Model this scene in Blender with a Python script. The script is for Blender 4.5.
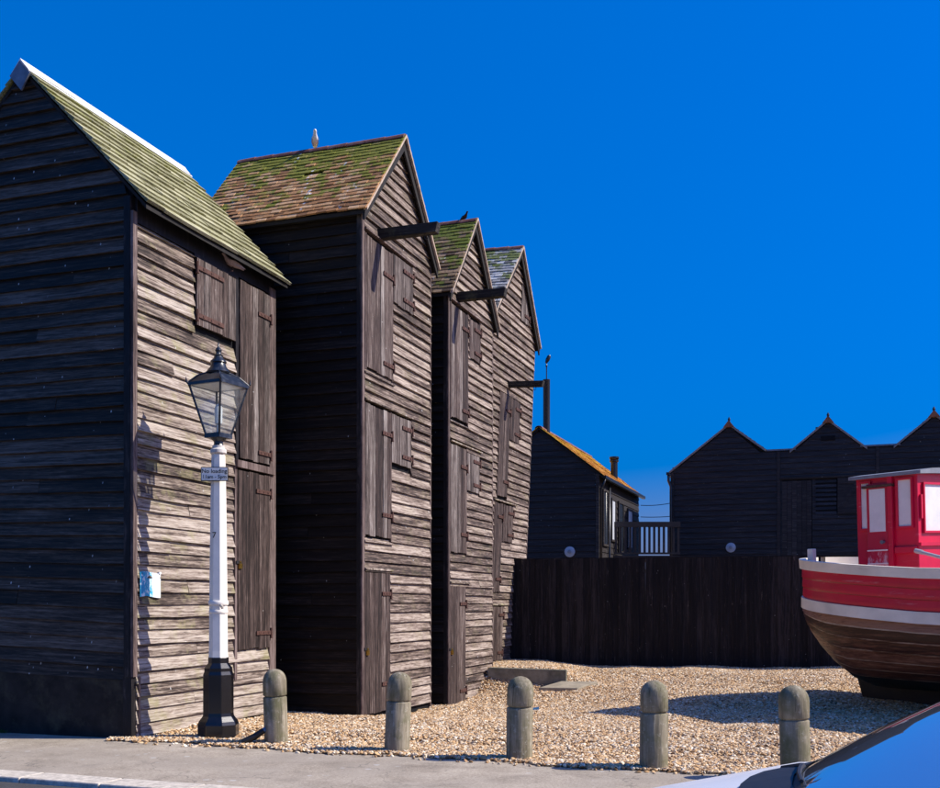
import bpy, bmesh, math, random
from mathutils import Vector, Matrix, noise as mnoise
rnd = random.Random(7)
S = bpy.context.scene
for o in list(bpy.data.objects): bpy.data.objects.remove(o)
C = S.collection
R = math.radians

# ------------------------------------------------------------------ camera
cam = bpy.data.cameras.new('camera'); co = bpy.data.objects.new('camera', cam); C.objects.link(co)
co.location = (0, 0, 1.6); co.rotation_euler = (R(90), 0, 0)
cam.sensor_fit = 'HORIZONTAL'; cam.sensor_width = 36; cam.lens = 41.13; cam.shift_y = 0.2245
cam.clip_end = 3000; cam.clip_start = 0.05
S.camera = co
# ------------------------------------------------------------------ world, sun, exposure
SUN = Vector((1.0, -0.03, 0.90)).normalized()          # towards the sun
elev = math.asin(SUN.z); az = math.atan2(SUN.x, SUN.y)
w = bpy.data.worlds.new('World'); S.world = w; w.use_nodes = True
nt = w.node_tree; nt.nodes.clear()
sk = nt.nodes.new('ShaderNodeTexSky'); sk.sky_type = 'NISHITA'; sk.sun_disc = False
sk.sun_elevation = elev; sk.sun_rotation = az
sk.air_density = 1.0; sk.dust_density = 7.0; sk.ozone_density = 10.0; sk.altitude = 500
hs = nt.nodes.new('ShaderNodeHueSaturation'); hs.inputs['Saturation'].default_value = 2.65
bg = nt.nodes.new('ShaderNodeBackground'); bg.inputs['Strength'].default_value = 0.14
wo = nt.nodes.new('ShaderNodeOutputWorld')
gm_ = nt.nodes.new('ShaderNodeGamma'); gm_.inputs[1].default_value = 0.52          # hazeless, polarised air: flatter and deeper blue
tn = nt.nodes.new('ShaderNodeMix'); tn.data_type = 'RGBA'; tn.blend_type = 'MULTIPLY'; tn.inputs[0].default_value = 1; tn.inputs[7].default_value = (1, .97, 1.5, 1)
nt.links.new(sk.outputs[0], gm_.inputs[0]); nt.links.new(gm_.outputs[0], hs.inputs['Color']); nt.links.new(hs.outputs[0], tn.inputs[6]); nt.links.new(tn.outputs[2], bg.inputs[0]); nt.links.new(bg.outputs[0], wo.inputs[0])
sl = bpy.data.lights.new('sun', 'SUN'); so = bpy.data.objects.new('sun', sl); C.objects.link(so)
sl.energy = 3.6; sl.angle = R(0.5); sl.color = (1.0, 0.93, 0.82)
so.rotation_euler = (-SUN).to_track_quat('-Z', 'Y').to_euler(); so.location = (30, 0, 30)
S.view_settings.view_transform = 'Standard'; S.view_settings.look = 'None'
S.view_settings.exposure = 0.85; S.view_settings.gamma = 1.0
S.render.engine = 'CYCLES'

# ------------------------------------------------------------------ helpers
def tag(o, label=None, cat=None, group=None, kind=None):
    if label: o['label'] = label
    if cat: o['category'] = cat
    if group: o['group'] = group
    if kind: o['kind'] = kind
    return o
def empty(name, loc=(0, 0, 0), rz=0, parent=None):
    o = bpy.data.objects.new(name, None); C.objects.link(o); o.location = loc; o.rotation_euler = (0, 0, rz)
    o.empty_display_size = 0.2
    if parent: o.parent = parent
    return o
class MB:
    def __init__(s): s.v = []; s.f = []; s.m = []; s.mi = 0; s.tint = None
    def add(s, vs, fs):
        b = len(s.v); s.v += [tuple(v) for v in vs]
        s.f += [tuple(i + b for i in f) for f in fs]; s.m += [s.mi] * len(fs)
        if s.tint is not None: s.tints += [s.tint] * len(fs)
        return s
    def hexa(s, p):      # 8 points: bottom 4 (ccw from above), top 4
        return s.add(p, [(3, 2, 1, 0), (4, 5, 6, 7), (0, 1, 5, 4), (1, 2, 6, 5), (2, 3, 7, 6), (3, 0, 4, 7)])
    def box(s, x0, x1, y0, y1, z0, z1):
        return s.hexa([(x0, y0, z0), (x1, y0, z0), (x1, y1, z0), (x0, y1, z0), (x0, y0, z1), (x1, y0, z1), (x1, y1, z1), (x0, y1, z1)])
    def lathe(s, prof, n=16, c=(0, 0), cap=True, rot=0):
        b = []; 
        for (r, z) in prof:
            for k in range(n):
                a = rot + 2 * math.pi * k / n; b.append((c[0] + r * math.cos(a), c[1] + r * math.sin(a), z))
        fs = []
        for i in range(len(prof) - 1):
            for k in range(n):
                k2 = (k + 1) % n; fs.append((i * n + k, i * n + k2, (i + 1) * n + k2, (i + 1) * n + k))
        if cap:
            fs.append(tuple(reversed(range(n)))); fs.append(tuple((len(prof) - 1) * n + k for k in range(n)))
        return s.add(b, fs)
    def tube(s, pts, rad, n=8):
        pts = [Vector(p) for p in pts]; rads = rad if isinstance(rad, (list, tuple)) else [rad] * len(pts)
        b = []
        for i, p in enumerate(pts):
            d = (pts[min(i + 1, len(pts) - 1)] - pts[max(i - 1, 0)]).normalized()
            up = Vector((0, 0, 1)) if abs(d.z) < .9 else Vector((1, 0, 0))
            x = d.cross(up).normalized(); y = d.cross(x).normalized()
            for k in range(n):
                a = 2 * math.pi * k / n; b.append(p + (x * math.cos(a) + y * math.sin(a)) * rads[i])
        fs = []
        for i in range(len(pts) - 1):
            for k in range(n):
                k2 = (k + 1) % n; fs.append((i * n + k, (i + 1) * n + k, (i + 1) * n + k2, i * n + k2))
        fs.append(tuple(range(n))); fs.append(tuple((len(pts) - 1) * n + k for k in reversed(range(n))))
        return s.add(b, fs)
    def bar(s, p, q, wx, wz, up=(0, 0, 1)):
        p, q = Vector(p), Vector(q); d = (q - p).normalized(); up = Vector(up)
        x = d.cross(up).normalized() * wx / 2; z = x.cross(d).normalized() * wz / 2
        return s.hexa([p - x - z, p + x - z, q + x - z, q - x - z, p - x + z, p + x + z, q + x + z, q - x + z])
    def grid(s, rows, close=False):
        n = len(rows[0]); b = [p for r in rows for p in r]; fs = []
        for i in range(len(rows) - 1):
            for k in range(n - (0 if close else 1)):
                k2 = (k + 1) % n; fs.append((i * n + k, i * n + k2, (i + 1) * n + k2, (i + 1) * n + k))
        return s.add(b, fs)
    def mesh(s, name, mats, smooth=False, fix=True):
        me = bpy.data.meshes.new(name); me.from_pydata(s.v, [], s.f)
        for m in (mats if isinstance(mats, (list, tuple)) else [mats]): me.materials.append(m)
        me.polygons.foreach_set('material_index', s.m)
        if fix:
            bm = bmesh.new(); bm.from_mesh(me); bmesh.ops.recalc_face_normals(bm, faces=bm.faces); bm.to_mesh(me); bm.free()
        if smooth is True: me.polygons.foreach_set('use_smooth', [True] * len(me.polygons))
        elif smooth:
            me.polygons.foreach_set('use_smooth', [True] * len(me.polygons)); me.set_sharp_from_angle(angle=R(smooth))
        return me
    def build(s, name, mats, parent=None, loc=None, rot=None, smooth=False, bevel=0):
        o = bpy.data.objects.new(name, s.mesh(name, mats, smooth)); C.objects.link(o)
        if parent: o.parent = parent
        if loc is not None: o.location = loc
        if rot is not None: o.rotation_euler = rot
        if bevel:
            b = o.modifiers.new('bevel', 'BEVEL'); b.width = bevel; b.segments = 2; b.limit_method = 'ANGLE'; b.angle_limit = R(35)
        return o
def inst(name, me, parent=None, loc=(0, 0, 0), rot=(0, 0, 0)):
    o = bpy.data.objects.new(name, me); C.objects.link(o); o.location = loc; o.rotation_euler = rot
    if parent: o.parent = parent
    return o

# ------------------------------------------------------------------ materials
def mat(name):
    m = bpy.data.materials.new(name); m.use_nodes = True
    return m, m.node_tree, m.node_tree.nodes['Principled BSDF']
def N(t, typ, **kw):
    n = t.nodes.new(typ)
    for k, v in kw.items(): setattr(n, k, v)
    return n
def ramp(t, fac, stops, interp='LINEAR'):
    r = t.nodes.new('ShaderNodeValToRGB'); r.color_ramp.interpolation = interp
    e = r.color_ramp.elements
    while len(e) < len(stops): e.new(0.5)
    for i, (p, c) in enumerate(stops):
        e[i].position = p; e[i].color = (*c, 1) if len(c) == 3 else (c[0], c[0], c[0], 1)
    t.links.new(fac, r.inputs[0]); return r.outputs[0]
def math_(t, op, a, b=None, clamp=False):
    n = t.nodes.new('ShaderNodeMath'); n.operation = op; n.use_clamp = clamp
    for i, x in enumerate((a, b)):
        if x is None: continue
        if isinstance(x, (int, float)): n.inputs[i].default_value = x
        else: t.links.new(x, n.inputs[i])
    return n.outputs[0]
def mix(t, fac, a, b, mode='MIX'):
    n = t.nodes.new('ShaderNodeMix'); n.data_type = 'RGBA'; n.blend_type = mode
    for i, x in ((0, fac), (6, a), (7, b)):
        if isinstance(x, (int, float)): n.inputs[i].default_value = x
        elif isinstance(x, tuple): n.inputs[i].default_value = (*x, 1)
        else: t.links.new(x, n.inputs[i])
    return n.outputs[2]
def noise(t, vec, scale, detail=4, rough=.55, dist=0):
    n = t.nodes.new('ShaderNodeTexNoise'); n.inputs['Scale'].default_value = scale; n.inputs['Detail'].default_value = detail
    n.inputs['Roughness'].default_value = rough; n.inputs['Distortion'].default_value = dist
    if vec is not None: t.links.new(vec, n.inputs['Vector'])
    return n.outputs[0]
def coords(t, per_object=True, scale=(1, 1, 1)):
    tc = t.nodes.new('ShaderNodeTexCoord'); v = tc.outputs['Object']
    if per_object:
        oi = t.nodes.new('ShaderNodeObjectInfo')
        k = math_(t, 'MULTIPLY', oi.outputs['Random'], 97.0)
        a = t.nodes.new('ShaderNodeVectorMath'); a.operation = 'ADD'; t.links.new(v, a.inputs[0]); t.links.new(k, a.inputs[1]); v = a.outputs[0]
        rv = oi.outputs['Random']
    else: rv = None
    return v, rv
def stretch(t, v, sc):
    m = t.nodes.new('ShaderNodeVectorMath'); m.operation = 'MULTIPLY'; m.inputs[1].default_value = sc; t.links.new(v, m.inputs[0]); return m.outputs[0]
def bump(t, b, h, strength=.5, dist=.01):
    n = t.nodes.new('ShaderNodeBump'); n.inputs['Strength'].default_value = strength; n.inputs['Distance'].default_value = dist
    t.links.new(h, n.inputs['Height']); t.links.new(n.outputs[0], b.inputs['Normal'])

def wood(name, stops, bias=0.0, var=.3, lichen=0.0, spots=.0, rough=.8, spec=.25, bmp=.5, grain=1.0, scuff=None, axis='x'):
    """planks whose length runs along their own x axis"""
    m, t, b = mat(name)
    v, rv = coords(t)
    if axis == 'z':
        sp_ = t.nodes.new('ShaderNodeSeparateXYZ'); cb_ = t.nodes.new('ShaderNodeCombineXYZ'); t.links.new(v, sp_.inputs[0])
        for i, j in ((0, 2), (1, 0), (2, 1)): t.links.new(sp_.outputs[j], cb_.inputs[i])
        v = cb_.outputs[0]
    n1 = noise(t, stretch(t, v, (1.3 * grain, 9, 36 * grain)), 1, 6, .68, .3)
    n2 = noise(t, stretch(t, v, (.7, 2, 6.5)), 1, 5, .6, .4)
    n3 = noise(t, stretch(t, v, (7, 14, 70)), 1, 3, .6)
    f = math_(t, 'ADD', math_(t, 'MULTIPLY', math_(t, 'SUBTRACT', n1, .5), 1.5), math_(t, 'ADD', math_(t, 'MULTIPLY', math_(t, 'SUBTRACT', n2, .5), .7), .53))
    f = math_(t, 'ADD', f, math_(t, 'MULTIPLY', math_(t, 'SUBTRACT', rv, .5), var))
    f = math_(t, 'ADD', f, math_(t, 'MULTIPLY', math_(t, 'SUBTRACT', n3, .5), .7))
    f = math_(t, 'ADD', f, bias)
    col = ramp(t, f, stops)
    n4 = noise(t, stretch(t, v, (2.4, 20, 95)), 1, 3, .6, .6)
    col = mix(t, math_(t, 'MULTIPLY', ramp(t, n4, [(.60, (0,)), (.66, (1,))]), .75), col, stops[0][1])
    if lichen:
        nl = noise(t, v, 2.3, 5, .7)
        col = mix(t, math_(t, 'MULTIPLY', ramp(t, nl, [(.52, (0,)), (.68, (1,))]), lichen), col, (.30, .28, .12))
    if scuff:
        ns = noise(t, stretch(t, v, (3, 3, 22)), 1, 7, .75)
        col = mix(t, math_(t, 'MULTIPLY', ramp(t, ns, [(.62, (0,)), (.74, (1,))]), scuff[0]), col, scuff[1])
    if spots:
        vo = t.nodes.new('ShaderNodeTexVoronoi'); vo.inputs['Scale'].default_value = 7.0; t.links.new(stretch(t, v, (1.3, 1, .75)), vo.inputs['Vector'])
        big = ramp(t, noise(t, v, 1.9, 3), [(.48, (0,)), (.60, (1,))])
        sp = math_(t, 'MULTIPLY', math_(t, 'LESS_THAN', vo.outputs['Distance'], spots), big)
        col = mix(t, math_(t, 'MULTIPLY', sp, .75), col, (.62, .62, .60))
    t.links.new(col, b.inputs['Base Color'])
    b.inputs['Roughness'].default_value = rough; b.inputs['Specular IOR Level'].default_value = spec
    bump(t, b, math_(t, 'ADD', n1, math_(t, 'MULTIPLY', n3, .5)), bmp, .006)
    return m
def plain(name, col, rough=.6, var=.25, scale=6, spec=.4, metal=0, dirt=None, bmp=.15):
    m, t, b = mat(name); v, rv = coords(t)
    n = noise(t, v, scale, 6, .65)
    lo = tuple(c * (1 - var) for c in col); hi = tuple(min(1, c * (1 + var)) for c in col)
    c = ramp(t, n, [(.3, lo), (.7, hi)])
    if dirt:
        c = mix(t, math_(t, 'MULTIPLY', ramp(t, noise(t, v, scale * .6, 7, .75), [(.5, (0,)), (.68, (1,))]), dirt[0]), c, dirt[1])
    t.links.new(c, b.inputs['Base Color']); b.inputs['Roughness'].default_value = rough
    b.inputs['Specular IOR Level'].default_value = spec; b.inputs['Metallic'].default_value = metal
    if bmp: bump(t, b, noise(t, v, scale * 6, 4), bmp, .004)
    return m

TAR = (.012, .011, .012)
M = {}
M['bleached'] = wood('bleached_weatherboard', [(.25, (.024, .017, .014)), (.44, (.10, .072, .057)), (.60, (.25, .195, .155)), (.86, (.47, .405, .34))], bias=0.04, var=.28, lichen=.5, spots=.09)
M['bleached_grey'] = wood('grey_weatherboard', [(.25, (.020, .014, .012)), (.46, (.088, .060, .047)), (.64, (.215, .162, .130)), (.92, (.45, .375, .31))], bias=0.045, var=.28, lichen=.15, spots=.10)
M['tarred'] = wood('tarred_weatherboard', [(.2, (.016, .0115, .0075)), (.45, (.036, .0255, .0165)), (.66, (.075, .055, .040)), (.9, (.14, .108, .084))], var=.45, rough=.5, spec=.18, spots=.085, bmp=.3, scuff=(.35, (.10, .095, .10)))
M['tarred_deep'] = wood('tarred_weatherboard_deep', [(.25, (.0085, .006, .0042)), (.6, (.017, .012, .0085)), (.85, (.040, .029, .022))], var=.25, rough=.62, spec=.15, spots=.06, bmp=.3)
M['tarred_far'] = wood('black_shed_boarding', [(.25, (.022, .019, .018)), (.6, (.042, .036, .034)), (.85, (.085, .075, .070))], var=.2, rough=.55, spec=.18, spots=.06, bmp=.2)
M['door'] = wood('door_planks', [(.22, (.012, .008, .007)), (.45, (.042, .027, .023)), (.66, (.098, .068, .058)), (.92, (.27, .22, .195))], var=.25, spots=.05, bmp=.8)
M['door_pale'] = wood('pale_door_planks', [(.22, (.025, .018, .016)), (.45, (.085, .064, .056)), (.66, (.19, .155, .138)), (.92, (.42, .38, .35))], var=.25, spots=.06, bmp=.8)
M['trim'] = wood('brown_trim', [(.25, (.035, .023, .021)), (.5, (.10, .068, .060)), (.8, (.22, .165, .15))], var=.2, axis='z')
M['post'] = wood('tarred_post', [(.25, (.008, .007, .008)), (.6, (.016, .014, .015)), (.85, (.06, .05, .048))], var=.2, rough=.55, spec=.2, axis='z')
M['beam'] = wood('beam_timber', [(.25, (.012, .010, .009)), (.6, (.032, .027, .023)), (.85, (.10, .09, .07))], lichen=.3)
M['fence'] = wood('fence_timber', [(.25, (.008, .007, .0075)), (.58, (.017, .014, .014)), (.8, (.040, .032, .031))], var=.35, rough=.65, spec=.15, spots=.05, scuff=(.8, (.24, .20, .175)))
M['rust'] = plain('rusty_iron', (.085, .040, .030), .75, .5, 22, .3)
M['iron'] = plain('black_iron', (.018, .017, .018), .5, .4, 20, .5)
M['brass'] = plain('brass', (.55, .33, .06), .35, .2, 30, .5, 1)
M['core'] = plain('dark_wall_core', (.010, .010, .011), .85, .3, 3, .15)
M['ply'] = plain('eave_timber', (.022, .020, .019), .8, .4, 5, .2)
M['lead'] = plain('lead_flashing', (.16, .18, .22), .45, .3, 9, .5, .3)
M['whitemetal'] = plain('white_flashing', (.80, .80, .79), .4, .06, 8, .5, 0, (.3, (.5, .5, .48)))
M['mortar'] = plain('verge_mortar', (.46, .36, .28), .9, .35, 14, .2, 0, (.5, (.2, .17, .12)))
M['ridge'] = plain('ridge_terracotta', (.17, .070, .052), .8, .4, 7, .25, 0, (.6, (.30, .22, .19)))

def tile_mat(name, cols, moss, mosscol, streak=0.0, lichen=0.0):
    m, t, b = mat(name)
    at = t.nodes.new('ShaderNodeAttribute'); at.attribute_name = 'tint'
    sp = t.nodes.new('ShaderNodeSeparateColor'); t.links.new(at.outputs['Color'], sp.inputs[0])
    v, rv = coords(t, False)
    n = noise(t, v, 24, 5, .7)
    f = math_(t, 'ADD', math_(t, 'MULTIPLY', sp.outputs[0], .75), math_(t, 'MULTIPLY', math_(t, 'SUBTRACT', n, .4), .7))
    col = ramp(t, f, cols)
    nm = noise(t, v, 3.2, 6, .7)
    mf = math_(t, 'ADD', math_(t, 'ADD', nm, math_(t, 'MULTIPLY', sp.outputs[1], .32)), math_(t, 'MULTIPLY', math_(t, 'SUBTRACT', sp.outputs[2], .5), .22))
    mk = ramp(t, mf, [(.74 - moss, (0,)), (.86 - moss, (1,))])
    col = mix(t, math_(t, 'MULTIPLY', mk, .9), col, mosscol)
    if lichen:
        nl = noise(t, v, 40, 4, .7)
        col = mix(t, math_(t, 'MULTIPLY', ramp(t, nl, [(.5, (0,)), (.62, (1,))]), lichen), col, (.50, .48, .38))
    if streak:
        vo = t.nodes.new('ShaderNodeTexVoronoi'); vo.inputs['Scale'].default_value = 13; t.links.new(v, vo.inputs['Vector'])
        ns = noise(t, stretch(t, v, (4.5, .6, .6)), 1, 3, .6)
        k = math_(t, 'MULTIPLY', math_(t, 'LESS_THAN', vo.outputs['Distance'], .33), ramp(t, ns, [(.60, (0,)), (.66, (1,))]))
        col = mix(t, math_(t, 'MULTIPLY', k, streak), col, (.72, .72, .70))
    t.links.new(col, b.inputs['Base Color']); b.inputs['Roughness'].default_value = .9; b.inputs['Specular IOR Level'].default_value = .2
    bump(t, b, noise(t, v, 60, 5, .7), .6, .01)
    return m
M['tile_clay'] = tile_mat('clay_tiles_brown', [(.0, (.17, .085, .04)), (.35, (.36, .175, .07)), (.6, (.48, .265, .12)), (.95, (.60, .40, .23))], .15, (.17, .19, .02), .85)
M['tile_mossy'] = tile_mat('clay_tiles_mossy', [(.05, (.06, .04, .03)), (.4, (.16, .11, .06)), (.9, (.36, .25, .16))], .17, (.12, .155, .018), .5)
M['tile_grey'] = tile_mat('grey_tiles', [(.05, (.09, .09, .095)), (.45, (.26, .26, .26)), (.9, (.55, .55, .54))], .04, (.12, .15, .03), .9)
M['tile_lichen'] = tile_mat('lichen_tiles', [(.05, (.15, .14, .06)), (.4, (.26, .25, .12)), (.9, (.42, .40, .24))], .03, (.20, .20, .055), 0, .5)
M['tile_orange'] = tile_mat('orange_tiles', [(.05, (.25, .10, .02)), (.45, (.48, .21, .035)), (.9, (.60, .33, .07))], .05, (.50, .33, .03), 0)

# ================================================================== THE SETTING
SD = Vector((.931, -.364, 0)); SN = Vector((.364, .931, 0))     # street direction and away from the street
srz = math.atan2(SD.y, SD.x)
def street(a, q, z=0): return SD * a + SN * q + Vector((0, 0, z))
def gh(x, y):
    q = .364 * x + .931 * y
    t = min(1, max(0, (q - 15.5) / 7.0)); t = t * t * (3 - 2 * t)
    h = .014 + .26 * t - .27 * math.exp(-(x ** 2 + (y - 19.4) ** 2) / 12.0) * min(1, max(0, (q - 10.4) / 2.5))
    h += .025 * math.sin(x * 1.7 + y * .6) * math.sin(y * 1.3 - x * .4) * min(1, max(0, (q - 10.8) / 2))
    h += .016 * math.sin(x * 4.1 + 1.3 * y) * math.sin(y * 3.3) * min(1, max(0, (q - 10.8) / 2))
    if q > 10.8:
        wq = .10 * math.sin(x * .9); h -= .035 * math.exp(-((q - 11.55 - wq) / .10) ** 2) - .02 * math.exp(-((q - 11.8 - wq) / .14) ** 2)
        h += .03 * mnoise.noise((x * 1.1, y * 1.1, 3.0)) + .02 * mnoise.noise((x * 2.7, y * 2.7, 8.0))
    tp = min(1, max(0, (y - 20.7) / .5)) * min(1, max(0, (2.4 - x) / .8)) if x > 0 and y > 20.6 else 0
    return h + tp * max(0, .36 - h)

m, t, b = mat('ground_earth'); v, _ = coords(t, False)
t.links.new(ramp(t, noise(t, v, .4, 6), [(.3, (.16, .13, .10)), (.7, (.26, .22, .17))]), b.inputs['Base Color']); b.inputs['Roughness'].default_value = .95
M['earth'] = m
g = MB().add([(-900, -900, -.36), (900, -900, -.36), (900, 900, -.36), (-900, 900, -.36)], [(0, 1, 2, 3)]).build('ground', M['earth']); tag(g, kind='structure')

def tarmac(name, lo, hi, patch, wear=.3):
    m, t, b = mat(name); v, _ = coords(t, False)
    fine = noise(t, v, 90, 4, .7); mid = noise(t, v, 2.2, 6, .65, .3); big = noise(t, v, .55, 3, .6)
    grit = noise(t, v, 34, 5, .8)
    f = math_(t, 'ADD', math_(t, 'ADD', math_(t, 'MULTIPLY', fine, .35), math_(t, 'MULTIPLY', grit, .55)), math_(t, 'MULTIPLY', mid, .35))
    col = ramp(t, f, [(.50, lo), (.74, hi)])
    col = mix(t, math_(t, 'MULTIPLY', ramp(t, noise(t, v, 1.3, 6, .7), [(.52, (0,)), (.7, (1,))]), .5), col, tuple(x * .55 for x in lo))
    col = mix(t, math_(t, 'MULTIPLY', ramp(t, big, [(.45, (0,)), (.55, (1,))]), wear), col, patch)
    vo = t.nodes.new('ShaderNodeTexVoronoi'); vo.feature = 'DISTANCE_TO_EDGE'; vo.inputs['Scale'].default_value = .55
    wv = t.nodes.new('ShaderNodeVectorMath'); wv.operation = 'ADD'
    nn = t.nodes.new('ShaderNodeTexNoise'); nn.inputs['Scale'].default_value = 2.5; nn.inputs['Detail'].default_value = 5; t.links.new(v, nn.inputs['Vector'])
    t.links.new(v, wv.inputs[0]); t.links.new(nn.outputs[1], wv.inputs[1]); t.links.new(wv.outputs[0], vo.inputs['Vector'])
    crack = math_(t, 'LESS_THAN', vo.outputs['Distance'], .006)
    col = mix(t, math_(t, 'MULTIPLY', crack, .35), col, (.05, .047, .043))
    vs = t.nodes.new('ShaderNodeTexVoronoi'); vs.inputs['Scale'].default_value = 5; t.links.new(v, vs.inputs['Vector'])
    spk = math_(t, 'MULTIPLY', math_(t, 'LESS_THAN', vs.outputs['Distance'], .16), ramp(t, noise(t, v, 1.1, 2), [(.5, (0,)), (.6, (1,))]))
    col = mix(t, math_(t, 'MULTIPLY', spk, .6), col, (.5, .49, .46))
    t.links.new(col, b.inputs['Base Color']); b.inputs['Roughness'].default_value = .9; b.inputs['Specular IOR Level'].default_value = .25
    bump(t, b, math_(t, 'ADD', fine, math_(t, 'MULTIPLY', grit, 1.2)), .6, .006)
    return m
M['pave'] = tarmac('footway_tarmac', (.20, .163, .12), (.52, .445, .345), (.28, .24, .19), .5)
M['road'] = tarmac('road_tarmac', (.045, .043, .042), (.085, .082, .08), (.06, .058, .056))
def slab(name, a0, a1, q0, q1, z0, z1, mt):
    o = MB().box(a0, a1, q0, q1, z0, z1).build(name, mt); o.rotation_euler = (0, 0, srz); return tag(o, kind='structure')
slab('road', -60, 60, -12, 7.735, -.34, -.045, M['road'])
slab('pavement', -60, 60, 8.085, 10.62, -.34, 0.0, M['pave'])
kerb = MB().box(-60, 60, 7.74, 8.08, -.34, -.11).build('kerb', M['earth']); kerb.rotation_euler = (0, 0, srz); tag(kerb, kind='structure')
M['kerb'] = plain('kerb_concrete', (.54, .48, .39), .9, .3, 16, .2, 0, (.6, (.22, .19, .15)), .5)
ks = MB().hexa([(0, 0, -.11), (.905, 0, -.11), (.905, .35, -.11), (0, .35, -.11), (0, .02, .004), (.905, .02, .004), (.905, .35, .004), (0, .35, .004)])
kme = ks.mesh('kerb_stone', M['kerb'])
for i in range(26):
    o = inst('kerb_stone', kme, kerb, (-13 + i * .915, 7.732, rnd.uniform(-.003, .003)), (0, rnd.uniform(-.002, .002), 0))
    bv = o.modifiers.new('b', 'BEVEL'); bv.width = .012; bv.segments = 2

# shingle: a sheet with loose stones on it
m, t, b = mat('shingle_bed'); v, _ = coords(t, False)
vo = t.nodes.new('ShaderNodeTexVoronoi'); vo.inputs['Scale'].default_value = 34; t.links.new(v, vo.inputs['Vector'])
wn = t.nodes.new('ShaderNodeSeparateColor'); t.links.new(vo.outputs['Color'], wn.inputs[0])
PEB = [(.0, (.13, .075, .036)), (.18, (.34, .19, .08)), (.38, (.58, .355, .155)), (.58, (.64, .445, .235)), (.76, (.38, .29, .20)), (.88, (.74, .61, .42)), (1, (.84, .75, .58))]
col = ramp(t, wn.outputs[0], PEB)
col = mix(t, 1.0, col, ramp(t, vo.outputs['Distance'], [(.15, (1, 1, 1)), (.6, (.35, .33, .31))]), 'MULTIPLY')
t.links.new(col, b.inputs['Base Color']); b.inputs['Roughness'].default_value = .85
bump(t, b, math_(t, 'SUBTRACT', 1.0, vo.outputs['Distance']), .9, .03)
M['shingle'] = m
m, t, b = mat('pebble'); oi = t.nodes.new('ShaderNodeObjectInfo')
t.links.new(ramp(t, oi.outputs['Random'], PEB), b.inputs['Base Color']); b.inputs['Roughness'].default_value = .7
M['pebble'] = m

def shingle_mesh(x0, x1, y0, y1, st, q0, lim=None, dz=0):
    mb = MB(); idx = {}
    nx = int((x1 - x0) / st); ny = int((y1 - y0) / st)
    for i in range(nx + 1):
        for j in range(ny + 1):
            x = x0 + i * st; y = y0 + j * st
            q = .364 * x + .931 * y
            edge = q0 + .07 * math.sin(x * 2.1 + 2) + .05 * math.sin(x * 5.1) + .04 * math.sin(x * 13.7 + 1)
            if q < edge:                       # pull the border vertex on to the edge
                y += (edge - q) / .931
                if y > y0 + j * st + st * 1.6: continue
            idx[i, j] = len(mb.v); mb.v.append((x, y, gh(x, y) + dz))
    for i in range(nx):
        for j in range(ny):
            k = [(i, j), (i + 1, j), (i + 1, j + 1), (i, j + 1)]
            if all(c in idx for c in k):
                if lim and not lim(x0 + (i + .5) * st, y0 + (j + .5) * st): continue
                mb.f.append(tuple(idx[c] for c in k)); mb.m.append(0)
    return mb
sh = shingle_mesh(-4.3, 26, 6, 44, .2, 10.3).build('shingle', M['shingle'], smooth=True)
tag(sh, kind='structure')
RZ = math.atan2(-.35, 1); VV = Vector((math.cos(RZ), math.sin(RZ), 0)); UU = Vector((-math.sin(RZ), math.cos(RZ), 0))
def in_view(x, y):
    if y > 24.6: return False
    if abs(x / y) > .50: return False
    for (P, W_, D_) in (((-4.05, 12.9), 3.2, 3.3), ((-1.643, 16.18), 2.85, 2.8), ((-.41, 19.14), 2.7, 2.5), ((.155, 22.36), 2.7, 3.2)):
        d = Vector((x - P[0], y - P[1], 0)); lx = d.dot(VV); ly = d.dot(UU)
        if -W_ < lx < -.02 and .02 < ly < D_ - .02: return False
    return True
peb = shingle_mesh(-4.3, 13, 6, 24.8, .2, 10.27, in_view, .004).build('pebbles', M['pebble'])
tag(peb, 'loose tan and orange beach pebbles covering the yard', 'pebbles', kind='stuff')
ng = bpy.data.node_groups.new('scatter_pebbles', 'GeometryNodeTree')
ng.interface.new_socket('Geometry', in_out='INPUT', socket_type='NodeSocketGeometry')
ng.interface.new_socket('Geometry', in_out='OUTPUT', socket_type='NodeSocketGeometry')
gi = ng.nodes.new('NodeGroupInput'); go = ng.nodes.new('NodeGroupOutput')
dp = ng.nodes.new('GeometryNodeDistributePointsOnFaces'); dp.distribute_method = 'RANDOM'; dp.inputs['Density'].default_value = 1150
ic = ng.nodes.new('GeometryNodeMeshIcoSphere'); ic.inputs['Radius'].default_value = 1.0; ic.inputs['Subdivisions'].default_value = 2
ss = ng.nodes.new('GeometryNodeSetShadeSmooth'); sm = ng.nodes.new('GeometryNodeSetMaterial'); sm.inputs['Material'].default_value = M['pebble']
ip = ng.nodes.new('GeometryNodeInstanceOnPoints')
rs = ng.nodes.new('FunctionNodeRandomValue'); rs.data_type = 'FLOAT_VECTOR'
rs.inputs[0].default_value = (.008, .007, .005); rs.inputs[1].default_value = (.034, .027, .017)
rr = ng.nodes.new('FunctionNodeRandomValue'); rr.data_type = 'FLOAT_VECTOR'
rr.inputs[0].default_value = (-.7, -.7, 0); rr.inputs[1].default_value = (.7, .7, 6.28)
L = ng.links.new
L(gi.outputs[0], dp.inputs['Mesh']); L(dp.outputs['Points'], ip.inputs['Points']); L(ic.outputs['Mesh'], ss.inputs[0]); L(ss.outputs[0], sm.inputs['Geometry'])
L(sm.outputs[0], ip.inputs['Instance']); L(rs.outputs[0], ip.inputs['Scale']); L(rr.outputs[0], ip.inputs['Rotation']); L(ip.outputs[0], go.inputs[0])
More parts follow.
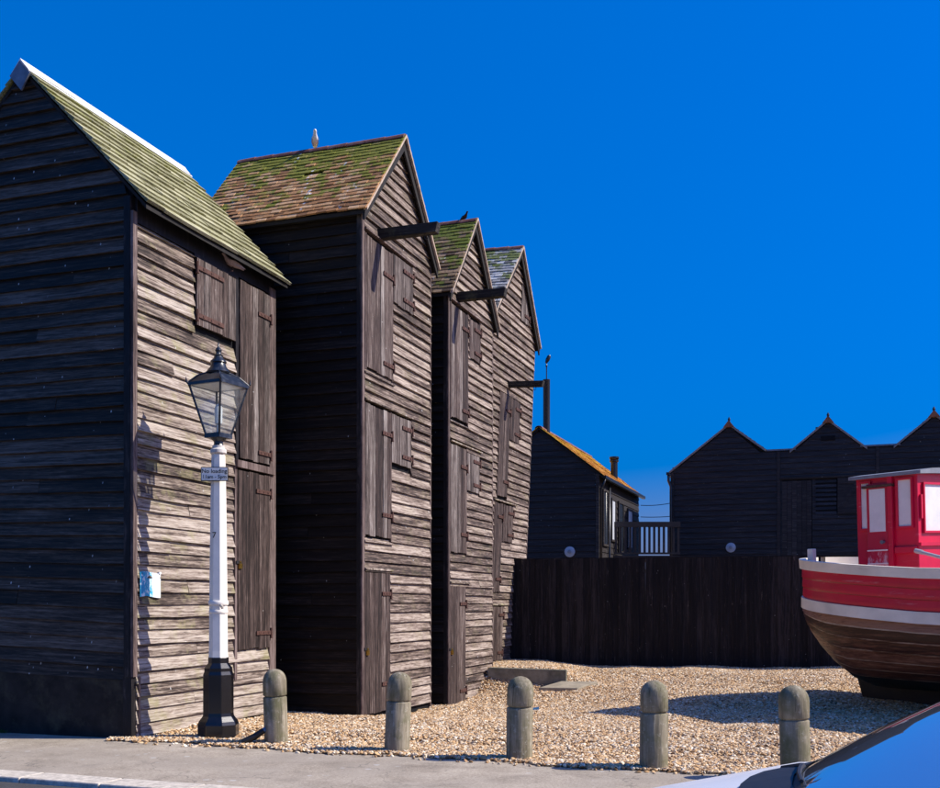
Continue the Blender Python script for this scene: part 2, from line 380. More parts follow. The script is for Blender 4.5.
md = peb.modifiers.new('scatter', 'NODES'); md.node_group = ng
ng2 = ng.copy(); ng2.nodes[dp.name].inputs['Density'].default_value = 90
st2 = MB().add([street(-8.2, 10.12, .006), street(5.5, 10.12, .006), street(5.5, 10.40, .006), street(-8.2, 10.50, .006)], [(0, 1, 2, 3)]).build('stray_pebbles', M['pebble'])
tag(st2, 'stray pebbles spilled on the edge of the pavement', 'pebbles', kind='stuff')
st2.modifiers.new('scatter', 'NODES').node_group = ng2

# ================================================================== NET HUTS
def board_mesh(length, h, tb=.030, tt=.006, nseg=None, wav=.004, name='weatherboard', mt=None, cut0=0.0, cut1=0.0):
    """lapped board: x along, front towards -y, z up; cut0/cut1 shorten the top edge at the ends (gables)"""
    n = nseg or max(2, min(7, int(length / .45) + 1)); rows = []
    ph = rnd.uniform(0, 50)
    for i in range(n + 1):
        f = i / n; x = f * length
        dz = wav * mnoise.noise((ph + x * 1.3, 0, 0)); dzb = wav * 1.3 * mnoise.noise((ph + x * 3.1, 5, 0)); dy = wav * 1.2 * mnoise.noise((ph + x * .9, 9, 0))
        xt = cut0 + (length - cut0 - cut1) * f
        rows.append([(x, -tb + dy, dzb), (xt, -tt + dy, h + dz), (xt, .004, h + dz), (x, .004, dzb)])
    mb = MB().grid(rows, True)
    mb.add(rows[0], [(0, 1, 2, 3)]); mb.add(rows[-1], [(3, 2, 1, 0)])
    return mb
def subtract(iv, cuts):
    out = [iv]
    for a, b in cuts:
        nx = []
        for p, q in out:
            if b <= p or a >= q: nx.append((p, q)); continue
            if a > p: nx.append((p, a))
            if b < q: nx.append((b, q))
        out = nx
    return [(p, q) for p, q in out if q - p > .04]
def clad(root, face, u0, u1, z0, ztop, e, mats, openings=(), outline=None, off=0.0, tilt=None, tb=.042, wav=.004):
    """rows of lapped boards on one wall of a hut. face 'R': plane x=off, u=y ; face 'F': plane y=-off, u=x"""
    z = z0; k = 0
    while z < ztop - .03:
        ee = e * rnd.uniform(.93, 1.07)
        h = min(ee + .022, ztop - z)
        lo, hi = (u0, u1); lt, ht = lo, hi
        if outline:
            lo, hi = outline(z + .03); lt, ht = outline(z + h)
        if hi - lo > .06:
            cuts = [(o[0], o[1]) for o in openings if o[2] < z + h * .55 and o[3] > z + h * .45]
            for p, q in subtract((lo, hi), cuts):
                # long rows are made of two boards butted together here and there
                parts = [(p, q)]
                if q - p > 1.9 and rnd.random() < .22:
                    c = rnd.uniform(p + .6, q - .6); parts = [(p, c - .002), (c + .002, q)]
                for (a, bb) in parts:
                    c0 = max(0, lt - lo) if abs(a - lo) < 1e-6 else 0; c1 = max(0, hi - ht) if abs(bb - hi) < 1e-6 else 0
                    if c0 + c1 > (bb - a) * .98: c0 = c1 = (bb - a) * .49
                    mt = mats(z) if callable(mats) else mats
                    tl = tilt(z) if tilt else 0
                    rr_ = rnd.uniform(-.0028, .0028)
                    ob = board_mesh(bb - a, h, tb * rnd.uniform(.85, 1.2), wav=wav, cut0=c0, cut1=c1).build('weatherboard', mt, root)
                    ob.data.name = 'weatherboard'
                    if face == 'R': ob.location = (off, a, z); ob.rotation_euler = (0, rr_, R(90)); ob.rotation_euler = (rnd.uniform(-.004, .004), -rr_ if 0 else rr_, R(90))
                    else: ob.location = (a, -off, z + tl * (a - u0)); ob.rotation_euler = (0, rr_ - tl, 0)
        z += ee; k += 1
def vplank(w_, h_, th=.03, name='plank'):
    rows = []; n = 4; ph = rnd.uniform(0, 60)
    for i in range(n + 1):
        x = h_ * i / n; d = .004 * mnoise.noise((ph + x, 0, 3)); d2 = .003 * mnoise.noise((ph + x * 1.5, 7, 3))
        rows.append([(x, -th + d2, d), (x, -th + d2, w_ + d), (x, 0, w_ + d), (x, 0, d)])
    return MB().grid(rows, True).add(rows[0], [(0, 1, 2, 3)]).add(rows[-1], [(3, 2, 1, 0)])
def hinge(parent, y, z, ln, side, x, mt):
    """strap hinge lying on a right-hand face; side=+1 pivot at larger y"""
    mb = MB()
    y1 = y - side * ln
    mb.hexa([(x, min(y, y1), z - .028), (x + .012, min(y, y1), z - .028), (x + .012, max(y, y1), z - .028), (x, max(y, y1), z - .028),
             (x, min(y, y1), z + .028), (x + .012, min(y, y1), z + .028), (x + .012, max(y, y1), z + .028), (x, max(y, y1), z + .028)])
    mb.lathe([(.018, z - .07), (.018, z + .07)], 8, (x + .008, y + side * .015))
    mb.lathe([(.026, z - .085), (.026, z - .07)], 8, (x + .008, y + side * .015))
    for k in range(3):
        yy = y - side * ln * (.2 + .3 * k); mb.box(x + .012, x + .019, yy - .012, yy + .012, z - .012, z + .012)
    return mb.build('strap_hinge', mt, parent)
def leaf(root, kind, y0, y1, z0, z1, x=.020, mt='door', hs=+1, hz=(.18, .8), hl=.34, hmat='rust', frame=True, lock=None, nplank=None, slant=0):
    """a boarded door or shutter on the right-hand face, made of planks"""
    back = MB().box(-.01, x - .004, y0 + .006, y1 - .006, z0 + .006, z1 - .006).build(kind, M['core'], root)
    n = nplank or max(2, round((y1 - y0) / .15)); ws = [rnd.uniform(.8, 1.2) for _ in range(n)]; tot = sum(ws); yy = y0
    for k in range(n):
        wd = ws[k] / tot * (y1 - y0); dz0 = rnd.uniform(0, .03); dz1 = rnd.uniform(-.012, .004)
        pm = mt if isinstance(mt, str) else rnd.choice(mt)
        o = vplank(wd - .007, z1 - z0 + dz1 - dz0 * .6, .026).build('plank', M[pm], back)
        # plank local x -> up, local z -> +y, front (-y) -> +x
        o.matrix_local = Matrix(((0, -1, 0, x + rnd.uniform(0, .007)), (0, 0, 1, yy + .0035), (1, 0, 0, z0 + dz0 * .6), (0, 0, 0, 1)))
        yy += wd
    for f in hz:
        hinge(back, y1 if hs > 0 else y0, z0 + (z1 - z0) * f, hl, hs, x + .036, M[hmat])
    if lock:
        mb = MB(); ly, lz = lock
        mb.box(x + .03, x + .055, ly - .035, ly + .035, lz - .05, lz + .02)
        mb.tube([(x + .042, ly - .022, lz + .02), (x + .042, ly - .018, lz + .05), (x + .042, ly + .018, lz + .05), (x + .042, ly + .022, lz + .02)], .006, 6)
        mb.build('padlock', M['brass'], back)
        MB().box(x + .028, x + .036, ly - .09, ly + .06, lz + .02, lz + .06).build('hasp', M['iron'], back)
    if frame:
        MB().box(-.01, .045, y0 - .035, y0 - .002, z0 - .02, z1 + .02).build('door_frame', M['trim'], root)
        MB().box(-.01, .043, y1 + .002, y1 + .03, z0 - .02, z1 + .02).build('door_frame', M['trim'], root)
    return back
def drip(root, y0, y1, z, mt='bleached', d=.075):
    MB().hexa([(-.01, y0, z - .02), (d, y0, z - .02), (d, y1, z - .02), (-.01, y1, z - .02), (-.01, y0, z + .03), (d, y0, z + .0), (d, y1, z + .0), (-.01, y1, z + .03)]).build('drip_board', M[mt], root)

def roof(root, pt, r0, r1, half, ov, rise, tile, gauge=.105, tw=.165, missing=(), ridge='clay', jit=1.0, thick=.017, extra_sides=(1, -1), verge='mortar'):
    """pitched roof. pt(r, s, z) -> local position; r along the ridge, s sideways from it, z up from the ridge line"""
    sl = rise / half; ln = math.hypot(1, sl)
    dk = MB()
    for sd in (1, -1):
        a = half + ov
        top = [pt(r0 + .03, 0, -.02), pt(r1 - .03, 0, -.02), pt(r1 - .03, sd * a, -a * sl - .02), pt(r0 + .03, sd * a, -a * sl - .02)]
        bot = [Vector(p) - Vector((0, 0, .05)) for p in top]
        dk.hexa(list(bot) + list(top))
    deck = dk.build('roof', M['ply'], root)
    mb = MB(); mb.tints = []; mb.tint = (0, 0, 0)
    total = (half + ov) * ln
    for sd in (1, -1):
        nrow = int(total / gauge) + 1
        for j in range(nrow):
            d1 = total + .025 - j * gauge; d0 = max(.02, d1 - gauge * 1.45)
            if d1 < .08: continue
            ncol = int((r1 - r0) / tw) + 1; shift = (j % 2) * tw * .5
            sag = .010 * jit * math.sin(j * 1.1)
            for c in range(-1, ncol + 1):
                a0 = max(r0, r0 + c * tw + shift + .003); a1 = min(r1, r0 + (c + 1) * tw + shift - .003)
                if a1 - a0 < .03: continue
                if (sd, j, c) in missing: continue
                rv = rnd.random(); mb.tint = (rv, 1 - d1 / total, rnd.random())
                n0 = .010; n1 = thick + .010 + rnd.uniform(-.004, .008) * jit; e = d1 + rnd.uniform(-.006, .008) * jit
                n0b = n0 + rnd.uniform(-.002, .002); dn = rnd.uniform(-.003, .003) * jit
                def P(r, d, n):
                    s = d / ln; zz = -s * sl
                    wv = .008 * jit * math.sin(r * 2.2 + d)
                    nx = sl / ln; nz = 1 / ln
                    return Vector(pt(r, sd * (s + n * nx), zz + (n + wv) * nz))
                mb.hexa([P(a0, d0, n0b - .006), P(a1, d0, n0b - .006), P(a1, e, n1 - thick + dn), P(a0, e, n1 - thick),
                         P(a0, d0, n0b + .006), P(a1, d0, n0b + .006), P(a1, e, n1 + dn), P(a0, e, n1)])
    me = mb.mesh('roof_tiles', M[tile], fix=True)
    ca = me.attributes.new('tint', 'FLOAT_COLOR', 'FACE'); flat = []
    for tt_ in mb.tints: flat += [tt_[0], tt_[1], tt_[2], 1]
    ca.data.foreach_set('color', flat)
    tag(inst('roof_tiles', me, deck), kind='stuff')
    if ridge == 'clay':
        L_ = .33; n = max(1, round((r1 - r0) / L_)); L_ = (r1 - r0) / n
        for k in range(n):
            rows = []
            for i in range(2):
                r = r0 + k * L_ + (0.004 if i == 0 else L_ - .004) ; lift = .03 + (.006 if i else 0) + rnd.uniform(-.003, .003)
                sec = []
                for q in range(7):
                    an = math.pi * q / 6; s_ = math.cos(an) * .115; zz = math.sin(an) * .085 - .10 * sl * .9
                    sec.append(pt(r, s_, zz + lift))
                for q in range(6, -1, -1):
                    an = math.pi * q / 6; s_ = math.cos(an) * .095; zz = math.sin(an) * .066 - .10 * sl * .9
                    sec.append(pt(r, s_, zz + lift))
                rows.append(sec)
            o = MB().grid(rows, True).add(rows[0], [tuple(range(14))]).add(rows[1], [tuple(range(14))]).build('ridge_tile', M['ridge'], deck, smooth=40)
    elif ridge == 'metal':
        rows = []
        for r in (r0 - .02, r1 + .02):
            rows.append([pt(r, .13, -.13 * sl + .068), pt(r, .03, -.03 * sl + .08), pt(r, 0, .09), pt(r, -.03, -.03 * sl + .08), pt(r, -.13, -.13 * sl + .068),
                         pt(r, -.13, -.13 * sl + .058), pt(r, 0, .06), pt(r, .13, -.13 * sl + .058)])
        MB().grid(rows, True).add(rows[0], [tuple(range(8))]).add(rows[1], [tuple(range(8))]).build('ridge_capping', M['whitemetal'], deck)
    return deck, sl, ln, total

HG = 'tall black net huts in a row'
# ---------------------------------------------------------------- hut 1 : nearest, gable to the street
h1 = empty('net_hut', (-4.05, 12.9, 0), RZ)
tag(h1, 'nearest tall black weatherboarded hut with white ridge and lichened roof behind the lamp post', 'hut', HG)
W, D, EA, RI = 3.2, 3.32, 6.58, 8.26
core = MB()
core.add([(-W, 0.01, 0), (-.005, 0.01, 0), (-.005, 0.01, EA), (-W / 2, .01, RI - .06), (-W, .01, EA), (-W, D, 0), (-.005, D, 0), (-.005, D, EA), (-W / 2, D, RI - .06), (-W, D, EA)],
         [(0, 1, 2, 3, 4), (9, 8, 7, 6, 5), (0, 5, 6, 1), (1, 6, 7, 2), (2, 7, 8, 3), (3, 8, 9, 4), (4, 9, 5, 0)])
core.build('wall', M['core'], h1)
sl1 = (RI - EA) / (W / 2)
def out1(z):
    if z <= EA: return (-W, -.06)
    d = (z - EA) / sl1; return (-W + d, -d - .0)
tl1 = lambda z: -.034 * max(0, min(1, (4.3 - z) / 2.6))
# weathered street gable: rows above the plinth
clad(h1, 'F', -W, -.06, .80, RI - .12, .169, M['tarred'], outline=out1, tilt=tl1, tb=.046, wav=.008)
MB().hexa([(-W, -.045, 0), (-.10, -.045, 0), (-.10, .005, 0), (-W, .005, 0), (-W, -.04, .80), (-.10, -.04, .70), (-.10, .005, .70), (-W, .005, .80)]).build('plinth', None or plain('painted_plinth', (.022, .019, .017), .6, .5, 4, .15, 0, (.6, (.075, .068, .042)), .3), h1)
MB().box(-.10, .02, -.055, .03, 0, .74).build('plinth_corner', M['post'], h1)
MB().box(-.085, .006, -.062, .03, .74, 6.5).build('corner_post', M['post'], h1)
MB().box(.008, .046, -.055, .025, .74, 6.32).build('corner_trim', M['trim'], h1)
MB().box(.022, .05, .06, .085, .0, .74).build('corner_trim', M['trim'], h1)
MB().box(-.02, .05, D - .16, D + .02, .0, 6.3).build('corner_post', M['trim'], h1)
o1 = [(1.24, 2.24, 5.22, 6.40), (2.24, D - .15, 3.56, 6.40), (2.22, D - .15, .97, 3.56)]
wm1 = lambda z: M['bleached']
clad(h1, 'R', .03, D - .16, .02, 6.20, .163, wm1, openings=o1, wav=.010, tb=.048)
MB().box(-.02, .035, .04, D - .0, 6.205, 6.50).build('wall_plate', M['post'], h1)
leaf(h1, 'shutter', 1.26, 2.21, 5.27, 6.15, .035, ['door', 'door_pale'], -1, (.15, .86), .62, frame=False, nplank=6)
MB().box(-.01, .05, 1.22, 2.30, 6.16, 6.20).build('lintel', M['post'], h1)
leaf(h1, 'door', 2.32, D - .17, 3.66, 6.17, .03, ['door', 'door_pale', 'door'], +1, (.06, .86), .34, frame=False, nplank=5)
MB().box(-.01, .045, 2.235, 2.305, 3.55, 6.19).build('door_frame', M['post'], h1)
MB().box(-.01, .085, 2.22, D - .05, 3.53, 3.63).build('door_rail', M['trim'], h1)
leaf(h1, 'door', 2.27, D - .17, .97, 3.50, .03, ['door'], +1, (.09, .90), .40, frame=False, nplank=6, lock=(2.31, 2.16))
MB().box(-.01, .05, 2.205, 2.262, .55, 3.53).build('door_frame', M['trim'], h1)
pt1 = lambda r, s, z: (-W / 2 + s, r, RI + .045 + z)
dk1, *_ = roof(h1, pt1, -.07, D + .10, W / 2, .22, RI - EA, 'tile_lichen', .195, .34, ridge='metal', jit=1.0, thick=.040)
# lead apron at the gable peak
MB().add([(-W / 2, -.10, RI + .10), (-W / 2 + .155, -.10, RI - .07), (-W / 2 + .02, -.10, RI - .27), (-W / 2 - .155, -.10, RI - .07),
          (-W / 2, -.075, RI + .10), (-W / 2 + .155, -.075, RI - .07), (-W / 2 + .02, -.075, RI - .27), (-W / 2 - .155, -.075, RI - .07)],
         [(0, 1, 2, 3), (7, 6, 5, 4), (0, 4, 5, 1), (1, 5, 6, 2), (2, 6, 7, 3), (3, 7, 4, 0)]).build('apex_flashing', M['lead'], dk1)
for k in range(9):
    yy = .12 + k * .385
    MB().hexa([(-.05, yy, EA - .06), (.13, yy, EA - .22), (.13, yy + .06, EA - .22), (-.05, yy + .06, EA - .06), (-.05, yy, EA + .03), (.13, yy, EA - .13), (.13, yy + .06, EA - .13), (-.05, yy + .06, EA + .03)]).build('rafter_end', M['beam'], dk1)

# ---------------------------------------------------------------- huts 2-4 : gables away from the street
def gable_hut(P, W, D, EA, RI, label, e, face_mat, dark_mat, openings, tile, lean=0, z0=0.0, missing=(), gauge=.105, tw=.165, beam=None, ov=.12, jit=1.0, K=1.0, thick=.02):
    h = empty('net_hut', P, RZ); h.rotation_euler = (0, lean, RZ); h.scale = (K, K, K); tag(h, label, 'hut', HG)
    core = MB()
    core.add([(-W, .005, z0 - .3), (-W, D - .005, z0 - .3), (-W, D - .005, EA), (-W, D / 2, RI - .06), (-W, .005, EA), (-.006, .005, z0 - .3), (-.006, D - .005, z0 - .3), (-.006, D - .005, EA), (-.006, D / 2, RI - .06), (-.006, .005, EA)],
             [(4, 3, 2, 1, 0), (5, 6, 7, 8, 9), (0, 1, 6, 5), (1, 2, 7, 6), (2, 3, 8, 7), (3, 4, 9, 8), (4, 0, 5, 9)])
    core.build('wall', M['core'], h)
    s_ = (RI - EA) / (D / 2)
    def outl(z):
        if z <= EA: return (.045, D - .02)
        d = (z - EA) / s_; return (max(.045, d), min(D - .02, D - d))
    clad(h, 'R', 0, D, z0, RI - .15, e, face_mat, openings, outline=outl, wav=.007, tb=.050)
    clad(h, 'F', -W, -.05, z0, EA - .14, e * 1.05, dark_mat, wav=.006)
    MB().box(-W - .02, .0, -.05, -.0, EA - .14, EA + .03).build('fascia', M['ply'], h)
    MB().box(-.05, .012, -.04, .0, z0 - .2, EA - .14).build('corner_post', M['post'], h)
    MB().box(.0, .040, -.035, .042, z0 - .2, EA).build('corner_trim', M['trim'], h)
    MB().box(-.02, .036, D - .02, D + .012, z0 - .2, EA - .0).build('corner_trim', M['trim'], h)
    pt = lambda r, s, z: (r, D / 2 - s, RI + .045 + z)
    dk, sl, ln, total = roof(h, pt, -W - .08, .15, D / 2, ov, RI - EA, tile, gauge, tw, missing, jit=jit, thick=thick)
    a = D / 2 + ov
    for sd in (1, -1):         # bargeboards and the mortared verge over them
        mb = MB()
        p = [Vector((.085, D / 2, RI + .02)), Vector((.085, D / 2 - sd * a, RI + .02 - a * sl))]
        dn = Vector((0, 0, -.20)); ox = Vector((.03, 0, 0))
        mb.hexa([p[0] + dn, p[0] + dn + ox, p[1] + dn * .7 + ox, p[1] + dn * .7, p[0], p[0] + ox, p[1] + ox, p[1]])
        mb.build('bargeboard', M['ply'], dk)
        mv = MB(); p = [Vector((.10, D / 2, RI + .018)), Vector((.10, D / 2 - sd * a, RI + .018 - a * sl))]
        up = Vector((0, 0, .045)); ox = Vector((.056, 0, 0))
        mv.hexa([p[0], p[0] + ox, p[1] + ox, p[1], p[0] + up, p[0] + ox + up, p[1] + ox + up, p[1] + up])
        mv.build('verge', M['mortar'], dk)
    if beam:
        y, zc, ln_, hh = beam
        bo = MB().hexa([(-.2, y - .07, zc - hh), (ln_ - .03, y - .07, zc - hh), (ln_ - .03, y + .07, zc - hh), (-.2, y + .07, zc - hh), (-.2, y - .07, zc + hh), (ln_, y - .07, zc + hh), (ln_, y + .07, zc + hh), (-.2, y + .07, zc + hh)]).build('hoist_beam', M['beam'], h, bevel=.01)
        mb = MB()
        pts = [(ln_ - .2 + .03 * math.cos(q), y, zc - hh - .03 + .04 * math.sin(q)) for q in [i * math.pi / 5 for i in range(11)]]
        mb.tube(pts, .006, 6).build('hoist_ring', M['iron'], bo)
    return h, dk
BG = lambda z: M['bleached_grey']
W2, D2 = 2.7, 2.65
op2 = [(.08, 1.05, 4.98, 6.96), (1.05, 1.85, 6.18, 6.97), (.02, .99, 2.56, 4.55), (.99, 1.79, 3.73, 4.52), (.0, .94, -.1, 2.13)]
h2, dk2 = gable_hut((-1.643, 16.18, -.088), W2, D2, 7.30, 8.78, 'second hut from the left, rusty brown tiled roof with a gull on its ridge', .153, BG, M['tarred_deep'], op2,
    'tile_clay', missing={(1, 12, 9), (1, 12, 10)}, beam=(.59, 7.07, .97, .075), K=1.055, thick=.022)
DM = ['door', 'door', 'door_pale']
leaf(h2, 'door', .10, 1.03, 5.01, 6.92, .02, DM, +1, (.10, .80), .36)
leaf(h2, 'shutter', 1.07, 1.83, 6.2, 6.94, .02, ['door_pale'], +1, (.2, .8), .40, frame=False)
leaf(h2, 'door', .05, .97, 2.6, 4.50, .02, DM, +1, (.18, .82), .34)
leaf(h2, 'shutter', 1.0, 1.77, 3.75, 4.50, .02, ['door_pale'], +1, (.2, .8), .38, frame=False)
leaf(h2, 'door', .04, .92, .02, 2.08, .02, ['door'], +1, (.2, .85), .3, lock=(.10, .93))
drip(h2, .03, 1.9, 7.0, 'trim'); drip(h2, .03, 1.85, 4.56); drip(h2, .03, 1.0, 2.13); drip(h2, .03, 1.1, 4.95, 'door_pale', .06); drip(h2, .03, 1.05, 2.53, 'bleached_grey', .06)

W3, D3 = 2.6, 2.42
op3 = [(.08, .97, 4.80, 6.86), (1.06, 1.66, 6.05, 6.82), (.04, .90, 2.48, 4.42), (.90, 1.61, 3.62, 4.40), (0, .83, -.4, 1.98)]
h3, dk3 = gable_hut((-.41, 19.14, -.064), W3, D3, 7.04, 8.57, 'third hut from the left, narrow with bright green mossy roof', .143, BG, M['tarred_deep'], op3,
    'tile_mossy', z0=-.2, beam=(.45, 6.99, .93, .075), K=1.04, thick=.022)
leaf(h3, 'door', .10, .95, 4.85, 6.80, .02, DM, +1, (.1, .85), .32)
leaf(h3, 'shutter', 1.08, 1.64, 6.07, 6.78, .02, ['door'], +1, (.2, .8), .34)
leaf(h3, 'door', .06, .87, 2.51, 4.38, .02, DM, +1, (.18, .82), .32)
leaf(h3, 'shutter', .92, 1.59, 3.65, 4.36, .02, ['door_pale'], +1, (.2, .8), .36, frame=False)
leaf(h3, 'door', .04, .81, -.16, 1.94, .02, ['door'], +1, (.12, .85), .3, lock=(.09, .80))
drip(h3, .03, 1.75, 6.88, 'trim'); drip(h3, .03, 1.7, 4.44); drip(h3, .03, 1.05, 2.0); drip(h3, .03, 1.02, 4.79, 'door_pale', .05)

W4, D4 = 2.6, 3.07; ZB = .40
op4 = [(1.86, 2.48, 7.36, 8.22), (.67, 1.38, 3.44, 5.66), (1.38, 2.11, 4.70, 5.66), (.57, 1.13, 1.45, 3.36), (1.15, 1.88, 2.53, 3.36), (.62, 1.45, 0, 1.2)]
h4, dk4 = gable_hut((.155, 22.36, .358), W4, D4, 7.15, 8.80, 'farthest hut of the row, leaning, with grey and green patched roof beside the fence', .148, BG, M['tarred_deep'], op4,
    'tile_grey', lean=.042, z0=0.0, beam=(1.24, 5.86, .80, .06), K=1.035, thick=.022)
leaf(h4, 'shutter', 1.88, 2.46, 7.38, 8.20, .02, ['door_pale'], +1, (.2, .8), .34, frame=False)
leaf(h4, 'door', .69, 1.36, 3.48, 5.62, .02, ['door'], +1, (.15, .85), .3)
leaf(h4, 'shutter', 1.40, 2.09, 4.72, 5.62, .02, ['door'], +1, (.2, .8), .36, frame=False)
leaf(h4, 'door', .59, 1.10, 1.47, 3.33, .02, ['door'], +1, (.15, .85), .3)
leaf(h4, 'shutter', 1.17, 1.86, 2.55, 3.33, .02, ['door'], +1, (.2, .8), .36, frame=False)
leaf(h4, 'door', .62, 1.43, .03, 1.17, .02, ['door'], +1, (.15, .85), .3)
drip(h4, .5, 2.1, 3.39); drip(h4, .55, 1.6, 1.22)

# concrete retaining wall in front of the last hut
M['concrete'] = plain('mossy_concrete', (.20, .185, .14), .92, .35, 5, .2, 0, (.55, (.10, .10, .05)), .4)
rw = MB().hexa([(.35, 20.98, -.25), (1.85, 20.62, -.25), (1.88, 20.78, -.25), (.40, 21.14, -.25), (.35, 20.98, .385), (1.85, 20.62, .355), (1.88, 20.78, .355), (.40, 21.14, .385)]).build('retaining_wall', M['concrete'], bevel=.012)
tag(rw, 'low mossy concrete wall at the foot of the farthest leaning hut', 'low wall')
rs_ = MB().hexa([(1.30, 20.45, -.2), (2.02, 20.20, -.2), (2.45, 20.52, -.2), (1.75, 20.60, -.2), (1.30, 20.45, .03), (2.02, 20.20, .04), (2.45, 20.52, .15), (1.75, 20.60, .15)]).build('concrete_slab', plain('pale_concrete', (.33, .28, .20), .9, .25, 6, .2, 0, (.4, (.22, .2, .15))), bevel=.015)
tag(rs_, 'broken pale concrete slab lying in the shingle beside the low wall', 'slab')

# ---------------------------------------------------------------- lamp post
M['paintwhite'] = plain('white_post_paint', (.80, .75, .66), .5, .06, 8, .25, 0, (.22, (.45, .42, .36)), .05)
M['paintblack'] = plain('black_post_paint', (.006, .006, .008), .22, .3, 12, .6, 0, None, .08)
M['lampblue'] = plain('lantern_paint', (.010, .014, .022), .3, .35, 16, .55, 0, (.2, (.25, .27, .28)), .08)
lp = empty('lamp_post', (-3.05, 13.02, 0), 0)
tag(lp, 'old street lamp with white column, black base and glazed lantern', 'street lamp')
oct_ = R(22.5)
MB().lathe([(.25, 0), (.25, .16), (.235, .20), (.19, .26), (.185, .30), (.185, .76), (.17, .80), (.17, .84), (.125, .90), (.125, .97)], 8, rot=oct_).build('base', M['paintblack'], lp, bevel=.008)
mb = MB(); mb.lathe([(.118, .965), (.113, 1.05), (.105, 2.0), (.094, 2.9), (.082, 3.44)], 8, rot=oct_); mb.build('column', M['paintwhite'], lp)
MB().lathe([(.118, 1.60), (.124, 1.61), (.124, 1.645), (.116, 1.655)], 12).lathe([(.112, 1.50), (.117, 1.51), (.117, 1.53), (.112, 1.54)], 12).build('collar', M['paintwhite'], lp, smooth=40)
MB().tube([(.06, -.13, 1.60), (.075, -.15, 1.585), (.085, -.14, 1.56)], .018, 8).build('collar_bolt', plain('worn_metal', (.45, .40, .32), .5, .2), lp)
MB().lathe([(.082, 3.42), (.10, 3.44), (.10, 3.48), (.075, 3.50), (.075, 3.53)], 12).build('neck_ring', plain('flaking_paint', (.62, .58, .52), .6, .15, 14, .3, 0, (.7, (.30, .13, .05))), lp, smooth=40)
lan = MB()
ROT = R(17)
def sq(h, z, r=ROT):
    a = h * math.sqrt(2); return [(a * math.cos(r + k * math.pi / 2), a * math.sin(r + k * math.pi / 2), z) for k in range(4)]
ZB_, ZT_ = 3.66, 4.26; HB, HT = .105, .245
lan.lathe([(.07, 3.52), (.055, 3.55), (.055, 3.58), (.10, 3.62)], 12)
b4 = sq(HB + .012, 3.62); b5 = sq(HB + .012, 3.66); lan.hexa(b4 + b5)
bq, tq = sq(HB, ZB_), sq(HT, ZT_)
for k in range(4):
    lan.tube([bq[k], tq[k]], .014, 6)
    lan.bar(tq[k], tq[(k + 1) % 4], .035, .035); lan.bar(bq[k], bq[(k + 1) % 4], .03, .03)
    o_ = Vector(tq[k]); d_ = Vector((o_.x, o_.y, 0)).normalized()
    lan.tube([o_, o_ + d_ * .03 + Vector((0, 0, .03)), o_ + d_ * .035 + Vector((0, 0, .085))], [.018, .014, .003], 6)
lb = lan.build('lantern_frame', M['lampblue'], lp)
rf = MB(); r1_ = sq(HT + .015, ZT_ + .012); r2_ = sq(HT * .72, ZT_ + .105); r3_ = sq(HT * .36, ZT_ + .155)
rf.add(r1_ + r2_ + r3_, [(0, 1, 5, 4), (1, 2, 6, 5), (2, 3, 7, 6), (3, 0, 4, 7), (4, 5, 9, 8), (5, 6, 10, 9), (6, 7, 11, 10), (7, 4, 8, 11), (3, 2, 1, 0), (8, 9, 10, 11)])
for k in range(4): rf.tube([r1_[k], r2_[k], r3_[k]], .012, 6)
rf.build('lantern_roof', M['lampblue'], lp)
MB().lathe([(.135, 4.40), (.145, 4.42), (.13, 4.445), (.10, 4.48), (.085, 4.525), (.10, 4.54), (.095, 4.555), (.062, 4.585), (.05, 4.61), (.058, 4.625), (.035, 4.64), (.03, 4.66), (.042, 4.685), (.03, 4.71), (.012, 4.73), (.008, 4.78)], 16).build('finial', M['lampblue'], lp, smooth=50)
mg, t, b = mat('lantern_glass'); b.inputs['Base Color'].default_value = (.9, .95, .95, 1); b.inputs['Roughness'].default_value = .04
tr = t.nodes.new('ShaderNodeBsdfTransparent'); tr.inputs[0].default_value = (.93, .95, .95, 1)
gl = t.nodes.new('ShaderNodeBsdfGlossy'); gl.inputs['Roughness'].default_value = .05
lwn = t.nodes.new('ShaderNodeLayerWeight'); lwf = math_(t, 'ADD', math_(t, 'MULTIPLY', math_(t, 'POWER', lwn.outputs['Facing'], 4.0), .6), .04)
df = t.nodes.new('ShaderNodeBsdfDiffuse'); df.inputs[0].default_value = (.8, .84, .86, 1)
mx = t.nodes.new('ShaderNodeMixShader'); t.links.new(lwf, mx.inputs[0]); t.links.new(tr.outputs[0], mx.inputs[1]); t.links.new(gl.outputs[0], mx.inputs[2])
vg, _ = coords(t, False)
mx2 = t.nodes.new('ShaderNodeMixShader'); t.links.new(ramp(t, noise(t, vg, 4, 4), [(.35, (.015,)), (.65, (.08,))]), mx2.inputs[0]); t.links.new(mx.outputs[0], mx2.inputs[1]); t.links.new(df.outputs[0], mx2.inputs[2])
t.links.new(mx2.outputs[0], t.nodes['Material Output'].inputs[0]); M['glass'] = mg
for k in range(4):
    a, b_, c_, d_ = Vector(bq[k]), Vector(bq[(k + 1) % 4]), Vector(tq[(k + 1) % 4]), Vector(tq[k])
    n_ = (b_ - a).cross(d_ - a).normalized() * .004
    MB().hexa([a, b_, c_, d_, a + n_, b_ + n_, c_ + n_, d_ + n_]).build('glass_pane', M['glass'], lp)
rq = sq(HT - .03, ZT_ - .015); rq2 = sq(HT - .03, ZT_ - .005)
MB().hexa(rq + rq2).build('reflector', plain('white_reflector', (.82, .80, .76), .4, .05), lp)
